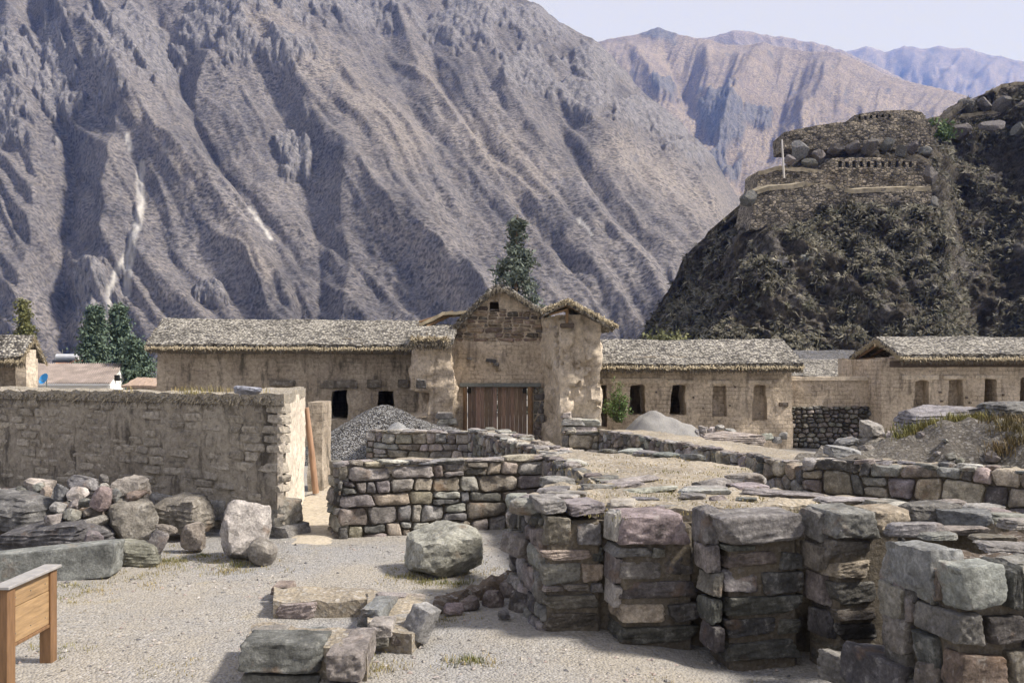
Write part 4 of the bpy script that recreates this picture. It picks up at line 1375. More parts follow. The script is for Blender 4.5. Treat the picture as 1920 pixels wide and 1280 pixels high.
# eroded cross walls either side of the gate
pl_ = thing("adobe_pier", "eroded adobe pier with a dark stub stone, between the long building and the gate", "pier", (-2.3, 25.9, -0.42))
L0 = pl_.location
def Lp(px, d): return (px - 960) / F * d - L0.x
zt = at(800, 636, 25.7).z - L0.z
def notch(x, y, z):     # niche worn into its foot
    n = 1.0 if (x < Lp(800, 25.8) and 1.25 < z < 1.95) else 0.0
    return -0.38 * n
def waist(f): return 1.0 + 0.10 * math.sin(f * 3.0 + .3) - 0.06 * f
lump("body", [(Lp(779, 25.9), -.05), (Lp(848, 25.7), -.2), (Lp(851, 27.2), 1.4), (Lp(774, 27.4), 1.4)], -.3, zt, M_ADOBE_R, pl_, 31, .2, 1.3, .08, waist, notch)
a = at(791, 719, 25.6) - L0
add("stub_stone", BLOCKS[4], None, pl_, (a.x, a.y - .1, a.z), (0, .05, .1), (.31, .5, .28), (0.13, 0.12, 0.11))
for (px, py, w, h) in [(833, 778, 34, 12), (838, 790, 40, 12), (828, 800, 30, 12)]:
    a = at(px, py, 25.4) - L0; s = 25.4 / F
    add("foot_stone", BLOCKS[px % 12], None, pl_, a, (0, 0, .1), (w * s, .5, h * s), vary(LGREY, rng))
V, Fc = roof_mesh(Lp(772, 25.7), Lp(850, 25.7), [(-0.45, zt - .02), (0.3, zt + .26), (1.6, zt + .5)], .15, .07, .03, 44, .06)
rf = add("roof", mesh_from("roof", V, Fc, True, 50), M_THATCH, pl_)
straw_fringe("eave_straw", [(Lp(772, 25.7) + k * .12, -.42, zt - .08) for k in range(10)], .2, 500, rng, M_STRAW_OLD, rf, (0, -.4, -.8), .014, .4)
straw_fringe("top_straw", [(Lp(772, 25.7) + k * .12, -.40, zt + .02) for k in range(10)], .16, 300, rng, M_STRAW, rf, (0, -.9, -.3), .014, .4)

pr_ = thing("adobe_pier", "tall pale adobe pier with peeling plaster under a tilted thatch roof, right by the gate", "pier", (1.6, 25.2, -0.42))
pr_["label"] = "tall pale adobe pier with peeling plaster under a tilted thatch roof, beside the green bush"
R0 = pr_.location
def Rp(px, d): return (px - 960) / F * d - R0.x
zt = at(1080, 590, 25.3).z - R0.z
def peel(x, y, z):
    n = float(fbm(x * 1.6 + 4, z * 1.1, y * 0.8, 4, .6))
    return (-0.17 * float(sstep(0.02, 0.2, n)) - .05 * abs(float(perlin(x * 2, y * 2, z * 5)))) * (1.0 if z > .7 else .2)
lump("body", [(Rp(1049, 25.2), -.05), (Rp(1127, 25.2), 0.0), (Rp(1122, 27.2), 2.0), (Rp(1015, 27.0), 1.8)], -.4, zt, M_ADOBE_LIGHT, pr_, 51, .11, 1.3, .065, None, peel)
rect_part("plaster_base", Rp(1051, 25.05), Rp(1064, 25.05), -.10, .3, -.3, at(1060, 768, 25.1).z - R0.z, M_ADOBE_LIGHT, pr_, .05, .03, seg=4)
for (px, py, w, h) in [(1075, 791, 46, 14), (1108, 792, 40, 14), (1066, 806, 30, 14), (1095, 806, 50, 14), (1062, 778, 20, 12)]:
    a = at(px, py, 25.0) - R0; s = 25.0 / F
    add("foot_stone", BLOCKS[px % 12], None, pr_, (a.x, a.y + .1, a.z), (0, 0, 0), (w * s, .5, h * s), vary(PALE, rng))
a = at(1016, 579, 25); b = at(1064, 560, 25); c = at(1110, 584, 25); e = at(1156, 609, 25)
V, Fc = roof_mesh(-2.6, .5, [(q.x - R0.x, q.z - R0.z) for q in (a, b, c, e)], .17, .08, .025, 60, .05)
V = np.stack([V[:, 1], -V[:, 0], V[:, 2]], 1)
rf = add("roof", mesh_from("roof", V, [f[::-1] for f in Fc], True, 50), M_THATCH, pr_)
straw_fringe("verge_straw", [(q.x - R0.x, -.5, q.z - R0.z - .05) for q in (a, b, c, e)], .10, 500, rng, M_STRAW, rf, (0, -.7, -.5), .014, .45)
for (p, q, r) in [((1018, 586), (1066, 570), .045), ((1066, 572), (1150, 611), .05), ((1030, 590), (1064, 580), .03)]:
    a = at(p[0], p[1], 24.8) - R0; b = at(q[0], q[1], 24.8) - R0
    add("roof_pole", tube_mesh("roof_pole", [a, b], [r, r], 7), M_TIMBER, pr_)
a = at(1063, 606, 24.9) - R0; b = at(1063, 578, 24.9) - R0
add("prop_post", tube_mesh("prop_post", [a, b], [.045, .045], 7), M_TIMBER, pr_)
rect_part("prop_block", a.x - .18, a.x + .2, a.y - .1, a.y + .25, a.z - .12, a.z, M_DARKWOOD, pr_, .02)

# ---- building right of the gate, four openings
pf = PF((1126 - 960) / F * 27.4, 27.4, -0.42, 1.0)
root = thing("adobe_building", "thatched adobe building with two dark doorways and two niches behind the sand heap", "building", pf.o, pf.a)
Hh = pf.uv(1300, 690)[1] + .35; ue = pf.uv(1486, 750)[0]
window_set(pf, root, [(1180, 1211, 722, 778, 1.0), (1258, 1286, 722, 778, 1.0), (1336, 1363, 722, 781, .4), (1411, 1438, 722, 788, .4), (1126, 1138, 722, 800, 1.0)],
           ("wall", [(-.6, -.2), (ue + .04, -.2), (ue - .06, Hh), (-.6, Hh)], 0.6, M_ADOBE_R, dict(res=0.08, amp=0.06, freq=1.0, seed=13)), M_ADOBE_R)
wall_panel("gable_wall", [(0, -.2), (3.4, -.2), (3.4, Hh), (1.7, Hh + .6), (0, Hh)], [], .5, M_ADOBE_R, root, .15, .04, 1.0, 15, loc=(ue - .02, 0.03, 0), rz=math.radians(90))
rect_part("back_wall", -.6, ue - .3, 3.2, 3.6, -.2, Hh, M_ADOBE, root, 0)
rect_part("wall_plate", -.5, ue - .05, -.05, .12, Hh - .34, Hh - .14, M_DARKWOOD, root, .02, .02, seg=6)
eu, ev = pf.uv(1506, 690, -.55); rv = pf.uv(1300, 636, 1.45)[1]
thatched(pf, root, -.55, eu, [(-.55, ev + .15), (1.45, rv), (3.9, ev + .1)], .15, rng, 71)
for (x0, x1, y0, y1) in [(1128, 1240, 708, 719), (1252, 1300, 711, 719), (1325, 1372, 712, 720), (1400, 1446, 712, 720)]:
    a = pf.uv(x0, y1); b = pf.uv(x1, y0)
    rect_part("lintel", a[0], b[0], -.05, .25, a[1], b[1], M_ADOBE_LIGHT, root, .02, .015, seg=4)
a = pf.uv(1460, 762); b = pf.uv(1478, 754)
rect_part("beam_hole_shade", a[0], b[0], -.055, .1, a[1], b[1], M_DARKEARTH, root, .02)  # no real opening: a dark block painted as the shade inside a hole
for (px, py) in [(1368, 760), (1378, 725), (1425, 775), (1300, 745), (1318, 765), (1348, 790), (1230, 735)]:
    a = pf.uv(px, py)
    rect_part("socket_shade", a[0] - .025, a[0] + .025, -.07, .05, a[1] - .025, a[1] + .025, M_DARKEARTH, root, .01)  # small dark blocks whose colour stands for shade in holes

# ---- right-hand building with its gable end in view
pf = PF((1655 - 960) / F * 27.0, 27.0, -0.42, 0.0)
root = thing("adobe_building", "thatched adobe building with an open timber gable above the earth bank", "building", pf.o, pf.a)
Hh = pf.uv(1700, 676)[1] + .1; ue = pf.uv(2080, 700)[0]
u_in = pf.uv(1668, 700)[0]
window_set(pf, root, [(1714, 1742, 713, 767, .4), (1778, 1807, 712, 764, .4), (1845, 1870, 710, 764, 1.0), (1912, 1938, 708, 764, 1.0), (1980, 2006, 708, 764, .4)],
           ("wall", [(-.05, -.3), (ue, -.3), (ue, Hh), (.02, Hh)], 0.6, M_ADOBE_R, dict(res=0.08, amp=0.05, freq=1.1, seed=23)), M_ADOBE_R)
wall_panel("gable_wall", [(0, -.3), (3.3, -.3), (3.3, Hh - .05), (0, Hh - .05)], [], .5, M_ADOBE_R, root, .12, .04, 1.0, 25, loc=(-.03, 3.3, 0), rz=math.radians(-90))
rect_part("back_wall", 0, ue, 3.3, 3.7, -.3, Hh, M_ADOBE, root, 0)
rect_part("wall_plate", .2, ue, -.05, .12, Hh - .30, Hh - .12, M_DARKWOOD, root, .02, .02, seg=6)
ex, ev = pf.uv(1694, 673, -.5); rx, rv = pf.uv(1650, 631, 1.45)
x0r = pf.uv(1652, 690)[0] - .35
x0r = min(ex, rx) - .05
thatched(pf, root, x0r, ue, [(-.5, ev + .15), (1.35, rv), (3.6, ev + .12)], .16, rng, 91)
for (ya, za, yb, zb_) in [(-.4, ev, 1.35, rv - .2), (3.5, ev, 1.35, rv - .2)]:
    for xx in (x0r + .12, x0r + .5):
        add("rafter", tube_mesh("rafter", [(xx, ya, za), (xx, yb, zb_)], [.05, .05], 7), M_TIMBER, root)
add("tie_beam", tube_mesh("tie_beam", [(x0r + .2, -.3, ev + .02), (x0r + .2, 3.4, ev + .02)], [.06, .06], 7), M_TIMBER, root)
add("ridge_pole", tube_mesh("ridge_pole", [(x0r - .05, 1.35, rv - .26), (x0r + 3, 1.35, rv - .26)], [.06, .06], 8), m_plain("peeled_log", (0.45, 0.36, 0.24), .3), root)
a = pf.uv(1658, 700); b = pf.uv(1680, 668)
rect_part("corner_pillar", x0r + .05, x0r + .42, 0.1, .55, Hh - .3, ev + .1, M_ADOBE_LIGHT, root, .03, .01, seg=2)
for (x0, x1, y0, y1) in [(1690, 1760, 702, 712), (1768, 1815, 703, 711), (1828, 1885, 702, 710)]:
    a = pf.uv(x0, y1); b = pf.uv(x1, y0)
    rect_part("lintel", a[0], b[0], -.05, .25, a[1], b[1], M_ADOBE_LIGHT, root, .02, .015, seg=4)
for (px, py) in [(1762, 735), (1765, 752), (1755, 760), (1818, 755), (1812, 745), (1880, 740), (1750, 775)]:
    a = pf.uv(px, py)
    rect_part("socket_shade", a[0] - .03, a[0] + .03, -.07, .05, a[1] - .03, a[1] + .03, M_DARKEARTH, root, .01)  # dark blocks again, painted as shaded holes

# ---- courtyard wall: adobe on a dry-stone foot, between the two buildings
pf = PF((1478 - 960) / F * 27.9, 27.9, -0.42, 0.0)
root = thing("courtyard_wall", "courtyard wall of adobe standing on dark dry-laid cobbles", "wall", pf.o)
ue = pf.uv(1672, 750)[0]; zs0 = pf.uv(1500, 760)[1]; zs1 = pf.uv(1500, 709)[1]
wall_panel("adobe_wall", [(0, zs0 - .05), (ue, zs0 - .05), (ue, zs1), (0, zs1)], [], .4, M_ADOBE_R, root, .08, .03, 1.5, 33, loc=(0, .1, 0))
cap_mesh("coping", [(0, .05), (ue, .05), (ue, .55), (0, .55)], zs1 + .05, .12, M_ADOBE_LIGHT, root, .1, .02, 2)
rect_part("core", 0, ue, .12, .5, -.3, zs0 - .06, M_DARKEARTH, root, 0)
stone_face(root, (0, .07), (ue, .07), -.1, zs0 + .07, .20, .135, rng, [(0.15, 0.145, 0.14), (0.11, 0.108, 0.105), (0.21, 0.2, 0.18), (0.26, 0.23, 0.19), (0.33, 0.32, 0.3), (0.18, 0.175, 0.17)], .014, .16, .085, limit=290, sx=.7, bulge=1.25, vertical=True)

# ---- thatched roofs beyond the courtyard wall
root = thing("adobe_house", "small house beyond the courtyard wall, only its speckled thatch roof showing", "house", (9.6, 34.5, -.42))
L0 = root.location
a = at(1470, 705, 34.0) - L0; b = at(1700, 705, 34.0) - L0; r = at(1500, 672, 37.0) - L0
V, Fc = roof_mesh(a.x, b.x, [(-.5, a.z), (2.5, r.z), (5.4, a.z)], .15, .12, .02, 105, .05)
add("roof", mesh_from("roof", V, Fc, True, 50), M_THATCH, root)
rect_part("wall", a.x + .3, b.x - .3, 0.1, 4.9, -.2, a.z + .1, M_ADOBE_R, root, 0)
root = thing("adobe_house", "far house with a dark slate-grey thatch roof under the cliff", "house", (15.5, 46, -.5))
L0 = root.location
a = at(1508, 684, 46) - L0; b = at(1650, 676, 46) - L0; r = at(1522, 656, 49.5) - L0
V, Fc = roof_mesh(a.x, b.x, [(-.5, a.z), (3.5, r.z), (7.4, a.z)], .18, .16, .02, 115, .05)
add("roof", mesh_from("roof", V, Fc, True, 50), M_THATCH_DARK, root)
rect_part("wall", a.x + .3, b.x - .3, .2, 6.8, -.2, a.z + .05, M_ADOBE, root, 0)

# ---- left edge: end of a thatched building
pf = PF((-60 - 960) / F * 24, 24, -0.3, 0.0)
root = thing("adobe_building", "end of a thatched adobe building with bright gable pillar beside the white house", "building", pf.o)
eu, ev = pf.uv(38, 678, -.35); ru, rv = pf.uv(60, 628, .25)
xw = pf.uv(60, 690)[0]; Hh = ev + .1
wall_panel("wall", [(-1, -.2), (xw - .35, -.2), (xw - .35, Hh), (-1, Hh)], [], .4, M_ADOBE, root, .15, .03, 1.0, 43, loc=(0, .15, 0))
lump("gable_pillar", [(xw - .38, -.1), (xw - .1, -.1), (xw - .1, .35), (xw - .38, .35)], -.2, pf.uv(50, 655)[1], M_ADOBE_LIGHT, root, 63, .04, 2.0, .08)
rect_part("side_wall", xw - .45, xw - .16, .36, .6, -.2, Hh, M_ADOBE_LIGHT, root, 0)
rect_part("back_wall", -1, xw - .3, .45, .75, -.2, Hh - .05, M_ADOBE, root, 0)
thatched(pf, root, -1.2, max(eu, ru) + .02, [(-.35, ev + .12), (.27, rv), (.95, ev + .02)], .12, rng, 131)
o = cap_mesh("rubble_foot", [(-.5, -1.2), (xw + .1, -1.0), (xw + .2, .2), (-.5, .2)], pf.uv(20, 716)[1] - .2, 1.6, M_EARTH, root, .15, .12, 1.4, 7)

# ---- white house with a corrugated roof
d = 58.0
root = thing("white_house", "white house with a brown corrugated sheet roof and a blue dish", "house", at(120, 722, d) + Vector((0, 0, -2.6)))
L0 = root.location
def H(px, py, dd=d): return at(px, py, dd) - L0
M_WHITE = m_plain("whitewash", (0.78, 0.77, 0.74), .25, 1.5, .9, .1, .01)
M_SHEET = m_plain("roof_sheet", (0.25, 0.21, 0.19), .6, 1.4, .7, .2, .01)
e0 = H(40, 719); e1 = H(206, 720); r1 = H(231, 682, d + 4.2)
V = []; Fc = []
n = 40
xs = np.linspace(e0.x, e1.x, n * 2 + 1)
for i, x in enumerate(xs):
    c = .09 * (i % 2)
    f = (x - e0.x) / (e1.x - e0.x); xr_ = r1.x - (1 - f) * (e1.x - e0.x) * 1.04
    V += [(x, e0.y, e0.z + c), (xr_, r1.y, r1.z + c), (x - .0, e0.y, e0.z + c - .05), (xr_, r1.y, r1.z + c - .05)]
for i in range(len(xs) - 1):
    a = i * 4; Fc += [[a, a + 4, a + 5, a + 1], [a + 2, a + 3, a + 7, a + 6], [a, a + 2, a + 6, a + 4]]
rf = add("roof", mesh_from("roof", V, Fc, False), M_SHEET, root)
g = [(e1.x - .1, e1.y + .3, 0), (r1.x + .6, r1.y * 2 - e1.y, 0), (r1.x + .6, r1.y * 2 - e1.y, e1.z + .1), (r1.x - .05, r1.y, r1.z - .12), (e1.x - .1, e1.y + .3, e1.z - .05)]
Vg = g + [(p[0] - .25, p[1], p[2]) for p in g]
Fg = [[0, 1, 2, 3, 4], [9, 8, 7, 6, 5]] + [[i, i + 5, (i + 1) % 5 + 5, (i + 1) % 5] for i in range(5)]
add("gable_wall", mesh_from("gable_wall", Vg, Fg, False), M_WHITE, root)
rect_part("front_wall", e0.x, e1.x - .4, e0.y + .4, e0.y + .7, 0, e0.z - .02, M_WHITE, root, 0)
rect_part("back_wall", e0.x - 1, r1.x, r1.y + 3.4, r1.y + 3.7, 0, e0.z - .02, M_WHITE, root, 0)
rect_part("gutter", e0.x, e1.x, e0.y - .1, e0.y, e0.z - .14, e0.z - .03, m_plain("grey_gutter", (0.5, 0.5, 0.5), .2), root, .02)
a = H(214, 704, d + 1.5)
rect_part("roof_window", a.x + .05, a.x + .35, a.y - .1, a.y + .1, a.z - .35, a.z + .05, M_BLACK, root, .01)
bm = bmesh.new()
bmesh.ops.create_uvsphere(bm, u_segments=16, v_segments=10, radius=.45)
bmesh.ops.delete(bm, geom=[v for v in bm.verts if v.co.z > -.18], context='VERTS')
for v in bm.verts: v.co.z = (v.co.z + .45) * .6
me = bpy.data.meshes.new("satellite_dish"); bm.to_mesh(me); bm.free()
me.materials.append(m_plain("blue_paint", (0.06, 0.30, 0.62), .2))
p = at(84, 711, 56.0)
sdh = thing("satellite_dish", "small blue satellite dish before the corrugated roof of the white house", "dish", p)
add("reflector", me, None, sdh, (0, 0, 0), (math.radians(65), 0, math.radians(-25)))
add("mount_pole", tube_mesh("mount_pole", [(0.05, .1, -2.8), (0.05, .12, 0)], [.04, .04], 6), M_METAL, sdh)
add("feed_arm", tube_mesh("feed_arm", [(0, 0, -.15), (-.2, -.45, .05)], [.02, .02], 5), M_METAL, sdh)
# neighbours behind
root = thing("tiled_house", "house with an orange tiled roof and a solar water heater behind the corrugated roof", "house", at(120, 700, 68) + Vector((0, 0, -2)))
L0 = root.location
a = at(85, 690, 68) - L0; b = at(165, 690, 68) - L0; r = at(110, 674, 70.5) - L0
V, Fc = roof_mesh(a.x, b.x, [(0, a.z), (2.5, r.z), (5, a.z)], .15, .25, .03, 141, .05)
add("roof", mesh_from("roof", V, Fc, True, 50), m_plain("orange_tile", (0.42, 0.20, 0.11), .5, 3, .85, .4, .03, (6, 1, 1)), root)
rect_part("wall", a.x + .2, b.x - .2, .3, 4.6, -2, a.z, M_WHITE, root, 0)
t_ = thing("solar_heater", "silver solar water heater tank on the orange tiled roof", "water heater", at(128, 676, 70.5))
add("tank", tube_mesh("tank", [(-.9, 0, .25), (.7, .1, .25)], [.28, .28], 12), m_plain("brushed_steel", (0.5, 0.52, 0.56), .2, 4, .35), t_)
rect_part("collector", -.8, .6, -.9, -.1, -.15, 0.05, m_plain("dark_glass", (0.05, 0.06, 0.08), .1, 4, .2), t_, .02)
add("vent_pipe", tube_mesh("vent_pipe", [(-.6, .3, -.4), (-.6, .3, .9)], [.03, .03], 6), M_METAL, t_)
root = thing("tiled_house", "low house with a faded tile roof between the conifers and the long building", "house", at(265, 722, 52) + Vector((0, 0, -2.4)))
L0 = root.location
a = at(228, 723, 52) - L0; b = at(330, 723, 52) - L0; r = at(240, 708, 54) - L0
V, Fc = roof_mesh(a.x, b.x, [(0, a.z), (2.2, r.z), (4.4, a.z)], .12, .2, .03, 151, .05)
add("roof", mesh_from("roof", V, Fc, True, 50), m_plain("faded_tile", (0.36, 0.27, 0.21), .7, 3, .85, .6, .04, (6, .6, .6)), root)
rect_part("wall", a.x + .2, b.x - .2, .2, 4.2, 0, a.z, M_ADOBE, root, 0)
# ================================================================== RUINED WALLS


def settle(root, loc):
    """move a thing's Empty to its base without moving its parts"""
    loc = Vector(loc)
    for c in root.children: c.location = Vector(c.location) - loc
    root.location = loc


def slabs_along(root, P0, P1, z, n, rng, wid=(.22, .5), dep=(.2, .36), th=(.05, .10), pal=None, jit=.06, name="coping_stone", bank=None):
    P0 = Vector(P0); P1 = Vector(P1); D = P1 - P0; L = D.length; ang = math.atan2(D.y, D.x)
    u = 0.0
    for k in range(n):
        w = rng.uniform(*wid); u += w * .5
        if u > L: break
        if rng.random() < .3: u += w * .5; continue
        p = P0 + D * (u / L); d = rng.uniform(*dep); t = rng.uniform(*th)
        inn = Vector((-D.y, D.x)).normalized() * (d * .5 - .03 + rng.uniform(-jit, jit))
        zz = z(u / L) if callable(z) else z
        add(name, (bank or SLABS)[rng.randrange(8)], None, root, (p.x + inn.x, p.y + inn.y, zz + t * .12 + rng.uniform(-.01, .015)), (rng.uniform(-.08, .08), rng.uniform(-.08, .08), ang + rng.uniform(-.25, .25)), (w, d, t), vary(rng.choice(pal or [LGREY, PINK, BLUE, LILAC, GREY, PALE]), rng))
        u += w * .5 + rng.uniform(0.0, .06)


rng = random.Random(404)
# ---- adobe enclosure on the left
CX, CY = -2.96, 11.7
pf = PF(-10.2, 11.7 + (10.2 - 2.96) * 0.525, 0.0, math.degrees(math.atan2(-0.525, 1)))
Lw = math.hypot(10.2 - 2.96, 0.525 * (10.2 - 2.96))
root = thing("adobe_wall", "weathered adobe brick enclosure wall on a stone footing, its smooth end face tinted paler for sunlight", "wall", (0, 0, 0))
def scar(x, z): return -0.05 * ridged(x * 2.4, z * .7, 0 * x + 2, 3) * sstep(.6, 1.5, z)
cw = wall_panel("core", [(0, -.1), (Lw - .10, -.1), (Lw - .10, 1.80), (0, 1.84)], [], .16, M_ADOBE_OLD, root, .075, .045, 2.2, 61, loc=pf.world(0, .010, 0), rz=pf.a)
row = 0; z = .46
while z < 1.70:
    h = rng.uniform(.105, .135); u = Lw - rng.uniform(.0, .05)
    while u > Lw - 6.6:
        w = rng.uniform(.26, .44)
        if rng.random() > .12:
            p = pf.world(u - w / 2, .10 + rng.uniform(-.012, .012), z + h / 2 + .012 * math.sin(u * 3 + row))
            g = rng.uniform(.72, 1.08)
            worn = rng.random()
            add("adobe_brick", BRICKS[rng.randrange(10)], None, root, p, (rng.uniform(-.03, .03), rng.uniform(-.035, .035), pf.a + rng.uniform(-.04, .04)), (w * 1.0, .22, h * rng.uniform(.95, 1.06)), (0.40 * g, 0.36 * g, 0.30 * g))
        u -= w + rng.uniform(.0, .02)
    z += h + .008; row += 1
# footing of squared stones
def foot(px0, px1, py0, py1, c, k, dep=.5, out=.05):
    a = pf.uv(px0, py1); b = pf.uv(px1, py0); w = b[0] - a[0]; h = b[1] - a[1]
    add("footing_stone", BLOCKS[k], None, root, pf.world((a[0] + b[0]) / 2, dep / 2 - out, (a[1] + b[1]) / 2), (0, 0, pf.a), (w, dep, h), c)
for k, (a, b, c_, d_, col) in enumerate([(383, 424, 938, 979, LGREY), (425, 532, 937, 986, (0.25, 0.235, 0.205)), (370, 430, 978, 1000, GREY), (430, 500, 985, 1008, GREY), (498, 546, 985, 1016, GREY),
                                          (270, 382, 930, 985, LGREY), (150, 268, 925, 980, GREY), (20, 150, 918, 968, GREY), (-90, 20, 915, 960, GREY)]): foot(a, b, c_, d_, col, k)
# end face, its sunlit brightness put into a paler colour
pe = PF(CX, CY, 0.0, math.degrees(math.atan2(4.25, -0.66)))
def drip(x, z): return -.022 * ridged(x * 5.5, z * .6, 0 * x + 6, 3) + .012 * perlin(x * 9, z * 1.5, 0 * x)
wall_panel("end_face", [(.05, -.1), (3.85, -.1), (3.85, 1.74), (2.4, 1.80), (.05, 1.80)], [], .05, M_ADOBE_END_SUNLIT, root, .07, .03, 2.0, 67, loc=pe.world(0, .02, 0), rz=pe.a, disp=drip)
E = Vector((CX - .66, CY + 4.25)); C_ = Vector((CX, CY)); A_ = Vector((pf.o.x, pf.o.y))
ui = Vector((pf.n.x, pf.n.y)); vi = Vector((pe.n.x, pe.n.y))
cap_mesh("cap", [tuple(A_ - ui * .04), tuple(C_ - ui * .05 + vi * -.05), tuple(E - vi * .02 - (E - C_) * .1), tuple(E + vi * .6 - (E - C_) * .1), tuple(C_ + vi * 1.3 + ui * 1.2), tuple(A_ + ui * 1.2)], 1.86, .14,
         m_soil("gravelly_cap", (0.42, 0.37, 0.29), (0.33, 0.295, 0.24), (0.06, 0.055, 0.05), 1.6, .05, .6), root, .075, .045, 3.0, 71)
straw_fringe("straw", [tuple(pf.world(Lw - 6.4 + k * .26, 0.0, 1.80)) for k in range(25)], .12, 150, rng, M_STRAW_OLD, root, (-.2, -.4, -.9), .008, .5)
settle(root, (CX - .5, CY + .5, 0))
o = add("loose_slate", SLABS[3], None, None, tuple(onz(460, 731, 1.93) + Vector((0, .1, -.01))), (0, .1, .4), (.34, .3, .11), (0.28, 0.29, 0.34))
tag(o, "pale bluish stone lying on top of the adobe enclosure wall", "stone", kind="thing")
gs = []
for k in range(16):
    p = onz(rng.choice([340, 360, 395, 410, 425, 500, 380, 240, 520]) + rng.uniform(-14, 14), 733 + rng.uniform(-3, 4), 1.88); gs.append((p.x, p.y, 1.87, rng.uniform(.8, 1.5)))
o = add("dry_grass", grass_mesh("dry_grass", gs, rng, .07, 10, .06, .004), M_GRASS)
tag(o, "dry grass sprouting from the top of the adobe enclosure wall", "grass", kind="stuff")
# stub of wall and the pole leaning in the corner
root = thing("wall_stub", "narrow upright adobe wall stub behind the leaning orange pole", "wall", at(590, 922, 16.4) + Vector((0, 0, 0)))
L0 = root.location
root.location.z = 0
lump("body", [(at(577, 700, 16.4).x - L0.x, 0), (at(603, 700, 16.4).x - L0.x, .05), (at(602, 700, 16.4).x - L0.x, .9), (at(575, 700, 16.4).x - L0.x, .9)], -.1, 1.58, M_ADOBE, root, 81, .04, 2.2, .07)
pole_a = at(574, 764, 15.6); pole_b = at(592, 924, 15.75); pole_b.z = max(pole_b.z, 0.0)
o = add("wooden_pole", tube_mesh("wooden_pole", [pole_b, pole_a.lerp(pole_b, .5) + Vector((.01, 0, 0)), pole_a], [.058, .054, .048], 10, True, .06), m_plain("orange_pole", (0.37, 0.235, 0.155), .6, 6, .6, .15, .004, (3, 3, .4)))
tag(o, "smooth orange wooden pole leaning by the end of the adobe wall", "pole", kind="thing")


def ruin(label, runs, z0, tops, caps, rng, w=.34, h=.17, pal=None, joint=.012, proud=.035, corez=None, cat="wall", coping=None, detail=1, name="ruined_wall", limit=290, vertical=False, capz=.0, sx=.62, th=.6):
    """runs: list of (P0,P1) outer faces; caps: plan polygon of the wall"""
    root = thing(name, label, cat)
    zt = max(tops) if isinstance(tops, (list, tuple)) else tops
    # mud core under an earthen top
    cap_mesh("core", caps[0], zt - .12, zt - .12 - z0 + .1, M_MORTAR, root, .18, .0, 1, 3)
    cap_mesh("earth_top", caps[1] if len(caps) > 1 else caps[0], zt - .04 + capz, .12, M_EARTH, root, .1, .045, 2.2, rng.uniform(0, 40))
    for (a, b) in runs:
        stone_face(root, a, b, z0, zt - z0, w, h, rng, pal, joint, .14, proud, detail=detail, limit=limit, vertical=vertical, sx=sx)
    for (a, b, n) in (coping or []): slabs_along(root, a, b, zt - .03, n, rng)
    q = caps[0]
    settle(root, (sum(p[0] for p in q) / len(q), sum(p[1] for p in q) / len(q), z0))
    return root


def quad(a, b, t, inset=.05):
    """plan outline of a straight wall: face a to b, thickness t behind it"""
    a = Vector(a); b = Vector(b); D = (b - a).normalized(); n = Vector((-D.y, D.x))
    return [tuple(a + n * inset), tuple(b + n * inset), tuple(b + n * t), tuple(a + n * t)]


a, b = (-2.25, 11.72), (0.47, 12.72)
ruin("straight fieldstone wall behind the large boulder, its face in neat courses", [(a, b), ((-2.46, 12.25), a)], -.06, .97, [quad(a, b, .62), quad(a, b, .64, .02)], rng, .32, .165,
     coping=[(a, b, 14)], detail=2, joint=.011)
a, b, c = (-3.5, 21.7), (-1.0, 21.0), (0.95, 13.6)
ruin("low tumbled fieldstone wall in front of the gravel heaps", [(a, b)], -.3, .72, [quad(a, b, .6), quad(a, b, .62, .02)], rng, .36, .17, pal=[LGREY, LGREY, PALE, GREY, PINK, BROWN, TAN], coping=[(a, b, 12), (Vector(a) + Vector((.1, .3)), Vector(b) + Vector((.1, .3)), 9)])
ruin("long fieldstone cross wall leading from the gate, its shaded face of upright stones", [(b, c)], -.3, .80, [quad(b, c, .75), quad(b, c, .78, .02)], rng, .24, .25, pal=[DARK, GREY, GREY, BROWN, LGREY, (0.14, 0.13, 0.12)],
     coping=[(b, c, 24), (Vector(b) + Vector((.35, .2)), Vector(c) + Vector((.35, .2)), 20)], vertical=True, sx=1.0)
# cross block joining the coursed wall to the niched wall
a, b = (0.47, 12.55), (0.95, 9.6)
blk = [tuple(onz(*q, 1.0).xy) for q in [(1020, 852), (1062, 873), (1112, 897), (1150, 908), (1300, 912), (1422, 906), (1428, 886), (1385, 868), (1300, 857), (1190, 845), (1120, 841), (1060, 843)]]
ruin("broad earth-filled wall top strewn with slabs behind the niched wall", [(blk[0], blk[1]), (blk[1], blk[3]), (blk[5], blk[6])], -.1, 1.0, [blk], rng, .22, .24, pal=[DARK, GREY, BLUE, LGREY, GREY, BROWN],
     coping=[(blk[0], blk[3], 10), (blk[10], blk[8], 5), (blk[5], blk[4], 5)], vertical=True, sx=1.0)
